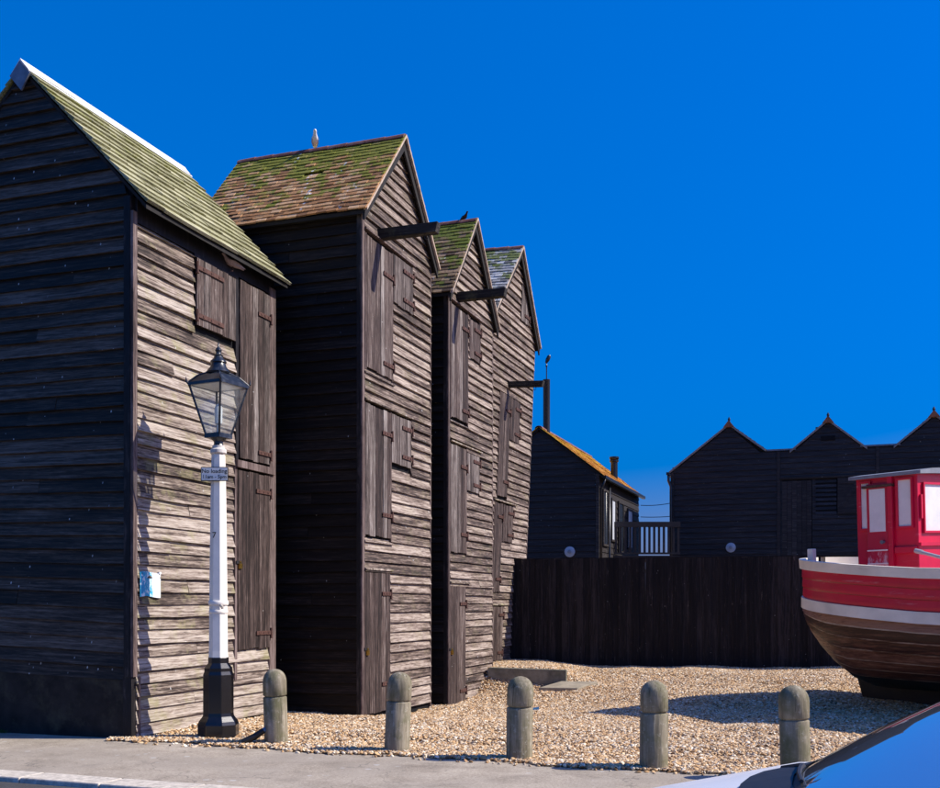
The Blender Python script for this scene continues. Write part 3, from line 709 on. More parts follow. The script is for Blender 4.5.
MB().lathe([(.02, 3.66), (.02, 3.78), (.045, 3.80), (.05, 3.98), (.03, 4.03), (.01, 4.04)], 12).build('bulb', plain('frosted_bulb', (.75, .76, .74), .3, .05), lp, smooth=40)
# small plate with its lettering, and the column number
def text(body, size, loc, parent, mt, name='lettering', rot=(R(90), 0, 0)):
    cu = bpy.data.curves.new('t', 'FONT'); cu.body = body; cu.size = size; cu.align_x = 'CENTER'; cu.align_y = 'CENTER'; cu.extrude = .0008; cu.offset = .0006
    tmp = bpy.data.objects.new('t', cu); C.objects.link(tmp)
    dg = bpy.context.evaluated_depsgraph_get(); me = bpy.data.meshes.new_from_object(tmp.evaluated_get(dg))
    bpy.data.objects.remove(tmp); me.name = name; me.materials.clear(); me.materials.append(mt)
    return inst(name, me, parent, loc, rot)
M['ink'] = plain('black_ink', (.012, .012, .014), .5, .1)
pl = MB().box(-.165, .165, -.006, .006, -.085, .085).build('sign_plate', M['ink'], lp, (-.02, -.112, 3.175), bevel=.004)
MB().box(-.155, .155, -.0085, -.006, -.075, .075).build('sign_face', plain('sign_enamel', (.90, .84, .72), .4, .08, 12, .4, 0, (.2, (.3, .3, .28))), pl)
text('No loading', .068, (0, -.0105, .033), pl, M['ink']); text('11am - 5pm', .060, (0, -.0105, -.035), pl, M['ink'])
text('7', .10, (-.028, -.1015, 2.44), lp, M['ink'], 'column_number', (R(90), 0, R(0)))

# ---------------------------------------------------------------- bollards
m, t, b = mat('bollard_timber'); v, rv = coords(t)
n1 = noise(t, stretch(t, v, (16, 16, 1.6)), 1, 6, .65); n2 = noise(t, v, 5, 5, .65)
col = ramp(t, n1, [(.3, (.12, .10, .065)), (.55, (.27, .23, .16)), (.8, (.42, .37, .28))])
col = mix(t, math_(t, 'MULTIPLY', ramp(t, n2, [(.46, (0,)), (.66, (1,))]), .75), col, (.13, .125, .062))
col = mix(t, math_(t, 'MULTIPLY', ramp(t, noise(t, v, 19, 6, .75), [(.56, (0,)), (.66, (1,))]), .55), col, (.46, .43, .35))
col = mix(t, math_(t, 'MULTIPLY', ramp(t, noise(t, stretch(t, v, (30, 30, 1.2)), 1, 4, .7), [(.60, (0,)), (.66, (1,))]), .8), col, (.045, .038, .026))
col = mix(t, math_(t, 'MULTIPLY', ramp(t, noise(t, v, 2.2, 4, .6), [(.50, (0,)), (.66, (1,))]), .6), col, (.085, .085, .035))
t.links.new(col, b.inputs['Base Color']); b.inputs['Roughness'].default_value = .88; b.inputs['Specular IOR Level'].default_value = .2
bump(t, b, n1, .7, .015); M['bollard'] = m
BL = [((-2.24, 12.42), .86, 'round topped timber bollard beside the lamp post in front of the nearest hut'),
      ((-.80, 11.75), .865, 'timber bollard in front of the door of the second hut'),
      ((.51, 11.15), .86, 'timber bollard in front of the low concrete wall, middle of the five'),
      ((1.80, 10.52), .86, 'dark mossy timber bollard with the boat shadow behind it'),
      ((3.01, 9.92), .855, 'timber bollard closest to the parked car bonnet')]
for (p, hgt, lab) in BL:
    rr_ = .137; prof = [(rr_ * 1.02, -.12)]
    prof += [(rr_, .0), (rr_, hgt * .615), (rr_ - .004, hgt * .623), (rr_ - .02, hgt * .630), (rr_ - .02, hgt * .640), (rr_ - .004, hgt * .648), (rr_, hgt * .655), (rr_, hgt * .83)]
    for k in range(1, 8):
        a = k / 8 * math.pi / 2; prof.append((rr_ * math.cos(a) ** .9, hgt * .83 + (hgt * .17) * math.sin(a)))
    prof.append((.012, hgt))
    mb = MB().lathe(prof, 28)
    mb.v = [(x + .006 * mnoise.noise((x * 9, y * 9, z * 5 + p[0] * 7)), y + .006 * mnoise.noise((x * 9 + 30, y * 9, z * 5 + p[0] * 7)), z) for x, y, z in mb.v]
    o = mb.build('bollard', M['bollard'], None, (p[0], p[1], gh(*p) - .01), (rnd.uniform(-.03, .03), rnd.uniform(-.03, .03), rnd.uniform(0, 6)), smooth=45)
    tag(o, lab, 'bollard', 'timber bollards along the pavement edge')

# ---------------------------------------------------------------- fence
FD = Vector((.962, -.272, 0)).normalized(); F0 = Vector((1.22, 24.38, 0))
fence = empty('fence', F0, math.atan2(FD.y, FD.x))
tag(fence, 'tall black vertical board fence closing the yard behind the shingle', 'fence')
var = [(w_, vplank(w_ + .006, 2.72 + dh, .022).mesh('fence_board', M['fence'])) for w_, dh in ((.14, 0), (.15, .012), (.155, -.008), (.16, .006), (.17, 0), (.145, -.012), (.165, .01))]
x = -.35; fk = 0
while x < 13.5:
    w_, me = rnd.choice(var); wp = fence.matrix_basis @ Vector((x, 0, 0))
    o = inst('fence_board', me, fence)
    zb = -.08 + rnd.uniform(-.01, .01); fk += 1
    # local x -> up, y -> y, z -> -x (right handed); every other board sits a little prouder and laps its neighbours
    o.matrix_local = Matrix(((0, 0, -1, x + w_ + .003), (0, 1, 0, -.016 * (fk % 2) + rnd.uniform(-.004, .002)), (1, 0, 0, zb), (0, 0, 0, 1))) @ Matrix.Rotation(rnd.uniform(-.003, .003), 4, 'Y')
    x += w_
for z in (.6, 1.5, 2.3):
    MB().box(-.3, 13.5, .012, .07, z, z + .09).build('rail', M['fence'], fence)
for k in range(7):
    MB().box(.2 + k * 2.1, .3 + k * 2.1, .072, .17, -.2, 2.5).build('post', M['fence'], fence)
MB().box(-.34, 13.5, -.028, .035, 2.63, 2.655).build('capping', M['fence'], fence)

# ---------------------------------------------------------------- black shed with the lichened roof
def lap(mb, face, u0, u1, z0, z1, e, outline=None, tb=.03, off=0):
    z = z0
    while z < z1 - .04:
        h = min(e + .015, z1 - z); lo, hi = outline(z + .02) if outline else (u0, u1); lt, ht = outline(z + h) if outline else (u0, u1)
        for (a, b_, at_, bt_) in ([(lo, hi, lt, ht)] if not isinstance(lo, list) else [(p[0], p[1], q[0], q[1]) for p, q in zip(lo, lt)]):
            if b_ - a > .05:
                if bt_ <= at_: at_ = bt_ = (a + b_) / 2
                if face == 'F': mb.hexa([(a, -tb - off, z), (b_, -tb - off, z), (b_, .01 - off, z), (a, .01 - off, z), (at_, -.005 - off, z + h), (bt_, -.005 - off, z + h), (bt_, .01 - off, z + h), (at_, .01 - off, z + h)])
                else: mb.hexa([(tb + off, a, z), (tb + off, b_, z), (off - .01, b_, z), (off - .01, a, z), (.005 + off, at_, z + h), (.005 + off, bt_, z + h), (off - .01, bt_, z + h), (off - .01, at_, z + h)])
        z += e
    return mb
GZ = .2
s1 = empty('black_shed', (3.69, 31.0, GZ), RZ); tag(s1, 'black boarded shed with orange lichened roof and tall flue behind the fence', 'shed')
SW, SDp, SE, SR = 3.5, 6.4, 5.22, 6.58
MB().add([(-SW, .01, 0), (-.01, .01, 0), (-.01, .01, SE), (-SW / 2, .01, SR - .04), (-SW, .01, SE), (-SW, SDp, 0), (-.01, SDp, 0), (-.01, SDp, SE), (-SW / 2, SDp, SR - .04), (-SW, SDp, SE)],
         [(0, 1, 2, 3, 4), (9, 8, 7, 6, 5), (0, 5, 6, 1), (1, 6, 7, 2), (2, 7, 8, 3), (3, 8, 9, 4), (4, 9, 5, 0)]).build('wall', M['core'], s1)
ss_ = (SR - SE) / (SW / 2)
tag(lap(MB(), 'F', -SW, 0, 0, SR - .1, .185, lambda z: (-SW, 0) if z <= SE else (-SW + (z - SE) / ss_, -(z - SE) / ss_)).build('boarding', M['tarred_far'], s1), kind='stuff')
tag(lap(MB(), 'R', .05, SDp, 0, SE - .02, .185).build('boarding', M['tarred_far'], s1), kind='stuff')
dks, *_ = roof(s1, lambda r, s, z: (-SW / 2 + s, r, SR + .04 + z), -.10, SDp + .12, SW / 2, .17, SR - SE, 'tile_orange', .13, .2, ridge='clay')
MB().box(-.05, .05, -.045, .05, 0, SE).build('corner_post', M['tarred_far'], s1)
M['pvc'] = plain('dark_gutter', (.014, .015, .018), .3, .2, 10, .6)
M['palepane'] = plain('pale_pane', (.55, .58, .62), .3, .15, 3, .5)
mgw, t, b = mat('dark_window'); b.inputs['Base Color'].default_value = (.02, .025, .035, 1); b.inputs['Roughness'].default_value = .06; M['darkglass'] = mgw
gut = MB(); gut.bar((.20, -.05, SE - .13), (.20, SDp, SE - .13), .10, .09); gut.build('gutter', M['pvc'], s1)
MB().tube([(.20, .06, SE - .16), (.15, .06, SE - .35), (.08, .06, SE - .45), (.08, .06, .2)], .04, 8).build('downpipe', M['pvc'], s1, smooth=True)
MB().tube([(.08, 1.25, SE - .2), (.08, 1.25, .2)], .035, 8).build('downpipe', M['pvc'], s1, smooth=True)
for (y0, y1, z0, z1, gm) in ((.55, 1.15, 3.2, 4.75, 'darkglass'), (1.75, 2.25, 3.4, 4.6, 'palepane'), (2.8, 3.5, 3.1, 4.6, 'darkglass'), (4.3, 5.1, 3.3, 4.5, 'palepane')):
    fr = MB().box(.0, .07, y0 - .06, y1 + .06, z0 - .06, z0).box(.0, .07, y0 - .06, y1 + .06, z1, z1 + .06).box(.0, .07, y0 - .06, y0, z0, z1).box(.0, .07, y1, y1 + .06, z0, z1).build('window', M['tarred_far'], s1)
    MB().box(.02, .045, y0, y1, z0, z1).build('pane', M[gm], fr)
fl = MB().lathe([(.105, SR - .35), (.105, 8.10), (.11, 8.11), (.11, 8.13)], 14, (-SW / 2 + .07, .55)).build('flue', M['pvc'], s1, smooth=40)
MB().lathe([(.016, 8.03), (.016, 8.50), (.03, 8.52), (.03, 8.56), (.014, 8.58), (.014, 8.64)], 8, (-SW / 2 + .07, .55)).tube([(-SW / 2 + .05, .55, 8.62), (-SW / 2 + .10, .55, 8.72), (-SW / 2 + .15, .55, 8.82), (-SW / 2 + .17, .55, 8.86)], [.03, .065, .06, .02], 8).build('flue_finial', M['pvc'], fl, smooth=40)
FZ = 6.12
MB().lathe([(.115, FZ - .9), (.115, FZ - .02), (.15, FZ), (.15, FZ + .04), (.13, FZ + .06), (.16, FZ + .1), (.16, FZ + .16), (.05, FZ + .18)], 14, (-.45, 4.5)).build('flue', plain('steel_flue', (.05, .05, .05), .3, .3, 8, .5, .8), s1, smooth=35)
M['disc'] = plain('pale_disc', (.42, .47, .53), .5, .15, 6)
def disc(root, x, z, r=.155):
    d = MB(); pr = [(r, 0), (r, .03), (r * .75, .045), (.02, .05)]
    d.lathe(pr, 20); o = d.build('round_vent_cover', M['disc'], root, (x, -.035, z), (R(90), 0, 0), smooth=40)
    MB().lathe([(r * .35, 0), (r * .35, .03), (.01, .035)], 14).build('hub', plain('disc_hub', (.25, .28, .32), .5), o, (0, 0, .045))
disc(s1, -.82, 2.95)

# ---------------------------------------------------------------- long black building with three gables
lb_ = empty('black_building', (6.6, 35.0, GZ), RZ); tag(lb_, 'long black boarded building with three gables behind the fence and boat', 'building')
z_ = lambda v: v - GZ
LX = 11.2; LD = 6.5; PAR = z_(6.5)
def gtop(x):
    zz = PAR if x > 1.8 else -1
    for (a, c, bnd, base, top) in ((-.05, 1.80, 3.38, z_(5.95), z_(7.38)), (3.72, 4.81, 5.9, z_(6.45), z_(7.35)), (6.76, 7.84, 8.92, z_(6.45), z_(7.35)), (9.7, 10.8, 11.9, z_(6.45), z_(7.35))):
        if a <= x <= c: zz = max(zz, base + (top - base) * (x - a) / (c - a))
        elif c < x <= bnd: zz = max(zz, top - (top - base) * (x - c) / (bnd - c))
    return zz
xs = sorted(set([0, LX] + [i * LX / 90 for i in range(91)] + [1.75, 4.81, 7.84, 10.8]))
fb = MB(); top = [(x, .01, gtop(x) - .03) for x in xs]; low = [(x, .01, 0) for x in xs]
topb = [(x, .14, gtop(x) - .03) for x in xs]; lowb = [(x, .14, 0) for x in xs]
fb.grid([low, top, topb, lowb], False).box(0, LX, .15, LD, 0, z_(5.9)).build('wall', M['core'], lb_)
opl = [(3.43, 4.33, 0, z_(5.53)), (4.42, 5.07, z_(4.4), z_(5.55)), (5.09, 5.70, z_(4.4), z_(5.55))]
def segs(z):
    out = []; st = None
    for i in range(0, 561):
        x = i * LX / 560
        ok = gtop(x) > z + .015 and not any(o[0] < x < o[1] and o[2] < z < o[3] for o in opl)
        if ok and st is None: st = x
        if not ok and st is not None: out.append((st, x)); st = None
    if st is not None: out.append((st, LX))
    return out
bm_ = MB(); z = 0
while z < 7.3:
    h = .19
    for a, b_ in segs(z + .06):
        if b_ - a < .06: continue
        cut = lambda xx, inn: xx if gtop(max(0, min(LX, xx - .01 * inn))) > z + h + .12 or any(abs(xx - e_) < .03 for o in opl for e_ in o[:2]) or xx in (0, LX) else xx + inn * min(.22, (b_ - a) * .48)
        at_, bt_ = cut(a, 1), cut(b_, -1)
        bm_.hexa([(a, -.032, z), (b_, -.032, z), (b_, .02, z), (a, .02, z), (at_, -.004, z + h), (bt_, -.004, z + h), (bt_, .02, z + h), (at_, .02, z + h)])
    z += .178
tag(bm_.build('boarding', M['tarred_far'], lb_), kind='stuff')
sw_ = MB(); lap(sw_, 'R', 0, LD, 0, z_(5.9), .19); sw_.v = [(-x, y, zq) for x, y, zq in sw_.v]
tag(sw_.build('boarding', M['tarred_far'], lb_), kind='stuff')
M['slateroof'] = tile_mat('dull_roof_tiles', [(.05, (.05, .045, .045)), (.5, (.11, .10, .10)), (.9, (.2, .17, .15))], .0, (.10, .10, .05), 0)
for (c_, hw, base, tp) in ((1.80, 1.85, z_(5.95), z_(7.38)), (4.81, 1.09, z_(6.45), z_(7.35)), (7.84, 1.08, z_(6.45), z_(7.35)), (10.8, 1.1, z_(6.45), z_(7.35))):
    dk, *_ = roof(lb_, (lambda cc, tt: (lambda r, s, zz: (cc + s, r, tt + .02 + zz)))(c_, tp), .145, LD, hw, .06, tp - base, 'slateroof', .16, .24, ridge=None, thick=.02)
    for sd in (1, -1):
        p0 = Vector((c_, -.09, tp + .03)); p1 = Vector((c_ + sd * (hw + .05), -.09, base + .0)) if not (c_ < 2 and sd > 0) else Vector((c_ + (tp - PAR) / (tp - base) * hw, -.09, PAR + .03)); dn = Vector((0, 0, -.07)); oy = Vector((0, .05, 0))
        MB().hexa([p0 + dn, p1 + dn, p1 + dn + oy, p0 + dn + oy, p0, p1, p1 + oy, p0 + oy]).build('verge', plain('grey_verge', (.26, .24, .23), .8, .3), dk)
    MB().hexa([(c_ - .17, -.13, tp - .09), (c_ + .17, -.13, tp - .09), (c_ + .17, .4, tp - .09), (c_ - .17, .4, tp - .09), (c_ - .03, -.13, tp + .09), (c_ + .03, -.13, tp + .09), (c_ + .03, .4, tp + .09), (c_ - .03, .4, tp + .09)]).build('ridge_end', plain('orange_clay', (.30, .115, .055), .8, .3), dk)
    MB().lathe([(.04, tp + .07), (.035, tp + .14), (.05, tp + .16), (.012, tp + .24)], 8, (c_, 0)).build('finial', M['pvc'], dk)
for (a, b_) in ((2.97, 3.85), (5.75, 6.9), (8.75, 9.8)):
    MB().box(a, b_, -.05, .16, PAR - .03, PAR + .02).build('parapet_capping', M['lead'], lb_)
for x in (3.33, 6.25, 9.3):
    MB().box(x - .045, x + .045, -.055, -.0, 0, gtop(x) - .05).build('cover_strip', M['tarred_far'], lb_)
MB().box(-.06, .06, -.05, .05, 0, z_(5.92)).build('corner_post', M['tarred_far'], lb_)
dd = MB().box(3.43, 4.33, .0, .02, 0, z_(5.53)).build('door', M['core'], lb_)
for k in range(6):
    MB().box(3.44 + k * .148, 3.44 + k * .148 + .140, -.03, 0, .02, z_(5.50)).build('plank', M['tarred_far'], dd)
MB().box(3.35, 5.75, -.07, .0, z_(5.56), z_(5.62)).build('drip_board', M['tarred_far'], lb_)
lv = MB().box(4.42, 5.07, .0, .02, z_(4.4), z_(5.55)).build('louvre_window', plain('louvre_void', (.004, .004, .005), .9), lb_)
for k in range(8):
    zz = z_(4.43) + k * .14
    MB().hexa([(4.43, -.03, zz), (5.06, -.03, zz), (5.06, -.02, zz), (4.43, -.02, zz), (4.43, .0, zz + .09), (5.06, .0, zz + .09), (5.06, .01, zz + .09), (4.43, .01, zz + .09)]).build('slat', M['tarred_far'], lv)
st_ = MB().box(5.09, 5.70, -.045, .02, z_(4.4), z_(5.55)).build('shutter', M['tarred_far'], lb_)
MB().box(5.10, 5.69, -.065, -.045, z_(4.45), z_(4.57)).box(5.10, 5.69, -.065, -.045, z_(5.36), z_(5.48)).build('ledge', M['tarred_far'], st_)
MB().bar((5.14, -.055, z_(4.57)), (5.65, -.055, z_(5.36)), .02, .11, (0, 0, 1)).build('brace', M['tarred_far'], st_)
MB().tube([(-.12, -.05, z_(5.85)), (-.12, -.06, z_(5.65)), (-.04, -.07, z_(5.45)), (-.04, -.07, .2)], .045, 8).build('downpipe', M['pvc'], lb_, smooth=True)
MB().bar((-.14, -.1, z_(5.88)), (-.14, LD, z_(5.88)), .1, .09).build('gutter', M['pvc'], lb_)
MB().box(4.60, 5.02, -.04, -.0, z_(6.72), z_(6.86)).build('vent', M['core'], lb_)
disc(lb_, 1.86, z_(3.44))

# ---------------------------------------------------------------- raised deck with railing between them
dkx = empty('raised_deck', (4.42, 33.0, 0)); tag(dkx, 'dark timber deck with baluster railing between the two black buildings', 'deck')
MB().box(0, 2.02, -.05, 2.2, 3.0, 3.12).build('deck_floor', M['tarred_far'], dkx)
for x in (.05, 1.9):
    for y in (.05, 2.0): MB().box(x, x + .1, y, y + .1, -.1, 3.0).build('leg', M['tarred_far'], dkx)
M['railtrim'] = plain('rail_timber', (.03, .024, .022), .7, .3)
MB().box(-.02, 2.04, -.03, .07, 4.0, 4.16).build('handrail', M['railtrim'], dkx)
MB().box(-.02, 2.04, -.01, .05, 3.16, 3.22).build('bottom_rail', M['railtrim'], dkx)
bme = MB().box(-.035, .035, 0, .035, 3.2, 4.02).mesh('baluster', M['railtrim'])
for k in range(14): inst('baluster', bme, dkx, (.06 + k * .148, 0, 0))
def wire(p, q, sag, lab):
    p, q = Vector(p), Vector(q); pts = [p.lerp(q, i / 10) - Vector((0, 0, sag * 4 * (i / 10) * (1 - i / 10))) for i in range(11)]
    o = MB().tube(pts, .012, 5).build('overhead_cable', M['iron']); tag(o, lab, 'cable')
wire((5.85, 36.8, 5.02), (6.75, 35.6, 5.00), .04, 'upper thin cable strung between the two black buildings')
wire((5.85, 36.8, 4.62), (6.75, 35.6, 4.55), .02, 'lower thin cable strung between the two black buildings')

# ---------------------------------------------------------------- boat
BA = Vector((.6, -.8, 0)); BO = Vector((5.90, 17.95, .0))
boat = empty('fishing_boat', BO, math.atan2(BA.y, BA.x)); boat.rotation_euler = (R(-2.2), 0, math.atan2(BA.y, BA.x))
boat.rotation_euler = (R(2.6), 0, math.atan2(BA.y, BA.x))
tag(boat, 'red and white wooden fishing boat with brown clinker hull beached on shingle', 'boat')
BL_, WM = 8.6, 1.78
def wsh(s):
    if s < 2.3: return WM * math.sqrt(max(0, 1 - (1 - s / 2.3) ** 2))
    if s < 4.6: return WM
    q = (s - 4.6) / (BL_ - 4.6); return WM * max(0, 1 - q ** 2.2)
def zsh(s): return 2.40 - .075 * min(s, 3) + .045 * max(0, s - 4) ** 1.6
def zke(s):
    z = .36 + 1.18 * max(0, 1 - s / 1.35) ** 1.5
    if s > BL_ - 1.5: z += 1.5 * ((s - BL_ + 1.5) / 1.5) ** 2
    return z
SS = [2.3 * (1 - math.cos(R(90) * i / 12)) for i in range(13)] + [2.3 + (4.6 - 2.3) * i / 5 for i in range(1, 6)] + [4.6 + (BL_ - 4.6) * i / 12 for i in range(1, 13)]
SS[0] = .004; SS[-1] = BL_ - .004
def hullpt(s, lev, out=0.0, side=-1):
    """lev>=0: metres below the sheer (topsides); lev<0: -lev = 0..1 round the bilge to the keel"""
    w_ = wsh(s); zs = zsh(s)
    if lev >= 0: y = w_ * (1 - .02 * lev) - .02 * lev; z = zs - lev; ny, nz = 1, 0
    else:
        p = -lev; zw = zs - .76; zk = zke(s); w0 = w_ * (1 - .02 * .76) - .02 * .76
        a = p * math.pi / 2; y = w0 * math.cos(a) ** .8; z = zw - max(.02, zw - zk) * math.sin(a) ** 1.1; ny, nz = math.cos(a), -math.sin(a) * .8
    # outward direction also turns towards the stern along the rounded end
    ds = .02; dw = (wsh(min(BL_, s + ds)) - wsh(max(0, s - ds))) / (2 * ds); ln_ = math.hypot(1, dw)
    return (s - out * ny * dw / ln_, side * max(0.0, y + out * ny / ln_), z + out * nz)
def strake(name, l0, l1, o0, o1, mt, side, th=.03, n=2, edge=None):
    rows = []
    for s in SS:
        fs_ = [0, .5, .86, 1.0] if edge else [0, .5, 1.0]
        r = [hullpt(s, l0 + (l1 - l0) * f, o0 + (o1 - o0) * f - (.012 if f == 1.0 and edge else 0), side) for f in fs_]
        r += [hullpt(s, l1 - (l1 - l0) * k / n, (o1 if k == 0 else o0) - th, side) for k in range(n + 1)]
        rows.append(r)
    mb = MB().grid(rows, True)
    if edge:
        w_ = len(rows[0]); mb.m = [1 if (i % w_) == 2 else 0 for i in range(len(mb.f))]
        return mb.build(name, [mt, edge], boat, smooth=32)
    return mb.build(name, mt, boat, smooth=32)
def paint(name, col, dirt, rough=.38, plank=0):
    m, t, b = mat(name); v, rv = coords(t, True)
    n = noise(t, v, 2.0, 5); n2 = noise(t, stretch(t, v, (1.5, 1.5, 14)), 1, 7, .7)
    c = ramp(t, n, [(.3, tuple(x * .82 for x in col)), (.7, tuple(min(1, x * 1.12) for x in col))])
    c = mix(t, math_(t, 'MULTIPLY', ramp(t, n2, [(.60, (0,)), (.70, (1,))]), dirt[0]), c, dirt[1])
    t.links.new(c, b.inputs['Base Color']); b.inputs['Roughness'].default_value = rough; b.inputs['Specular IOR Level'].default_value = .4
    bump(t, b, n2, .12, .006); return m
M['red'] = paint('red_boat_paint', (.62, .005, .045), (.4, (.66, .42, .45)))
M['bwhite'] = paint('white_boat_paint', (.86, .80, .68), (.5, (.42, .33, .25)), .55)
M['hullbrown'] = wood('varnished_hull', [(.2, (.045, .016, .010)), (.5, (.16, .062, .034)), (.8, (.32, .16, .095))], var=.85, rough=.42, spec=.3, bmp=.3, scuff=(.4, (.30, .22, .18)))
M['hullblack'] = plain('black_hull_paint', (.010, .010, .011), .5, .4, 5, .4)
M['seam'] = wood('worn_plank_edge', [(.3, (.12, .06, .035)), (.5, (.36, .25, .18)), (.75, (.52, .42, .34))], var=.3, rough=.5)
M['redseam'] = paint('worn_red_edge', (.42, .02, .035), (.85, (.62, .42, .42)))
for sd in (-1, 1):
    strake('gunwale', 0, .145, .05, .045, M['bwhite'], sd, .10)
    for k in range(3):
        strake('plank', .145 + k * .152, .145 + (k + 1) * .152, .004, .018, M['red'], sd, edge=M['redseam'])
    strake('rubbing_strake', .601, .765, .04, .05, M['bwhite'], sd, .08)
    nb = 10
    for k in range(nb):
        strake('plank', -(k / nb) - .001, -((k + 1) / nb), .000, .042, M['hullbrown'] if k < 6 else M['hullblack'], sd, edge=M['seam'] if k < 6 else None)
rows = []
for s in SS[1:-1]: rows.append([(s, -max(.01, wsh(s) - .08), zsh(s) - .62), (s, max(.01, wsh(s) - .08), zsh(s) - .62)])
MB().grid(rows).build('deck', plain('deck_paint', (.30, .32, .34), .7, .2), boat)
kb = MB(); ks_ = [.95, 1.1, 1.6, 3, 5, BL_ - 1.2]
kb.grid([[(s, -.10, -.2), (s, .10, -.2), (s, .10, zke(s) + .14), (s, -.10, zke(s) + .14)] for s in ks_], True)
kb.hexa([(.90, -.09, -.2), (.95, -.10, -.2), (.95, .10, -.2), (.90, .09, -.2), (.55, -.09, zke(.55) + .12), (.95, -.10, zke(.95) + .14), (.95, .10, zke(.95) + .14), (.55, .09, zke(.55) + .12)])
kb.build('keel', M['hullblack'], boat)
MB().bar((.02, 0, 1.50), (.02, 0, 2.28), .11, .10, (1, 0, 0)).build('stern_post', M['bwhite'], boat)
MB().box(.50, .60, -1.02, -.92, 2.05, 2.53).build('mooring_post', M['bwhite'], boat, bevel=.012)
# wheelhouse
wh = MB().box(1.22, 2.22, -.75, .75, 1.7, 3.58).build('wheelhouse', M['red'], boat, bevel=.012)
rfm = MB(); rr2 = []
for x in (1.14, 2.32):
    rr2.append([(x, y, 3.58 + .075 - .06 * (y / .83) ** 2) for y in (-.83, -.5, 0, .5, .83)] + [(x, y, 3.565 - .02 * (y / .83) ** 2) for y in (.83, .5, 0, -.5, -.83)])
rfm.grid(rr2, True).add(rr2[0], [tuple(range(10))]).add(rr2[1], [tuple(range(10))]).build('wheelhouse_roof', plain('grey_roof_felt', (.20, .215, .25), .7, .2, 6), wh)
M['board'] = plain('white_panel', (.76, .74, .72), .45, .08, 3, .4, 0, (.25, (.5, .46, .42)))
def pane(s0, s1, z0, z1, y=-.752, d=.02):
    f = MB().box(s0 - .03, s1 + .03, y - d - .012, y, z0 - .03, z0).box(s0 - .03, s1 + .03, y - d - .012, y, z1, z1 + .03).box(s0 - .03, s0, y - d - .012, y, z0, z1).box(s1, s1 + .03, y - d - .012, y, z0, z1).build('window_frame', M['red'], wh)
    MB().box(s0, s1, y - .006, y, z0, z1).build('window_pane', M['board'], f)
pane(1.31, 1.45, 2.80, 3.48)
m, t, b = mat('worn_red_door'); tc = t.nodes.new('ShaderNodeTexCoord'); sx = t.nodes.new('ShaderNodeSeparateXYZ'); t.links.new(tc.outputs['Object'], sx.inputs[0])
nz_ = noise(t, stretch(t, tc.outputs['Object'], (14, 14, 6)), 1, 7, .75)
wz = math_(t, 'ADD', math_(t, 'MULTIPLY', math_(t, 'SUBTRACT', 2.52, sx.outputs[2]), .9), nz_)
t.links.new(mix(t, ramp(t, wz, [(.62, (0,)), (.78, (.85,))]), (.50, .004, .042), (.66, .55, .54)), b.inputs['Base Color']); b.inputs['Roughness'].default_value = .5
dr = MB().box(1.42, 1.76, -.80, -.765, 1.85, 3.46).build('door', m, wh, bevel=.006)
MB().box(1.47, 1.73, -.806, -.80, 2.74, 3.38).build('door_pane', M['board'], dr)
MB().box(1.42, 1.76, -.812, -.80, 2.45, 2.47).box(1.42, 1.76, -.812, -.80, 2.25, 2.27).build('door_moulding', M['bwhite'], dr)
MB().lathe([(.02, 0), (.02, .05), (.03, .055), (.03, .07)], 10).build('door_handle', M['lead'], dr, (1.70, -.80, 2.58), (R(90), 0, 0))
MB().box(1.36, 1.86, -.83, -.75, 3.40, 3.44).build('door_runner', M['rust'], wh)
MB().box(1.77, 1.85, -.815, -.75, 1.85, 3.56).build('door_jamb', M['red'], wh, bevel=.006)
pane(1.92, 2.13, 2.80, 3.48)
MB().box(1.86, 2.20, -.80, -.752, 2.40, 2.50).build('grab_rail', M['red'], wh, bevel=.01)
def fpane(y0, y1, z0, z1, x=2.222, d=.02):
    f = MB().box(x, x + d + .012, y0 - .03, y1 + .03, z0 - .03, z0).box(x, x + d + .012, y0 - .03, y1 + .03, z1, z1 + .03).box(x, x + d + .012, y0 - .03, y0, z0, z1).box(x, x + d + .012, y1, y1 + .03, z0, z1).build('window_frame', M['red'], wh)
    MB().box(x, x + .006, y0, y1, z0, z1).build('window_pane', M['board'], f)
fpane(-.60, -.04, 2.72, 3.40); fpane(.06, .60, 2.72, 3.40)
MB().box(2.222, 2.26, -.75, .75, 2.50, 2.55).build('front_moulding', M['red'], wh)
MB().box(2.222, 2.25, -.70, -.66, 2.9, 3.25).build('hinge', M['red'], wh)
sp_ = MB().tube([(2.46, -1.20, 2.42), (3.5, -1.50, 2.17)], [.026, .024], 8).tube([(2.43, -1.192, 2.428), (2.55, -1.225, 2.40)], .034, 8).build('spar', plain('grey_spar', (.42, .42, .42), .5, .2), boat, smooth=40)

# ---------------------------------------------------------------- car (only its bonnet and windscreen reach into the picture)
CA = -SD; car = empty('parked_car', (1.34, 4.26, -.045), 0)
car.scale = (1.09, 1.09, 1.09); car.rotation_euler = (0, 0, math.atan2(CA.y, CA.x))        # local +x = forwards, y = to the car's left
tag(car, 'silver car with bonnet and blue reflecting windscreen in the lower right corner', 'car')
mp, t, b = mat('silver_car_paint'); b.inputs['Base Color'].default_value = (.84, .84, .84, 1); b.inputs['Metallic'].default_value = .1; b.inputs['Roughness'].default_value = .32; b.inputs['Coat Weight'].default_value = .15; b.inputs['Specular IOR Level'].default_value = .25; b.inputs['Coat Roughness'].default_value = .03
M['carpaint'] = mp
mw, t, b = mat('windscreen_glass'); b.inputs['Base Color'].default_value = (.80, .86, .88, 1); b.inputs['Metallic'].default_value = .9; b.inputs['Roughness'].default_value = .02
vg, _ = coords(t, False); bump(t, b, noise(t, vg, 1.2, 2), .05, .05)
M['screen'] = mw
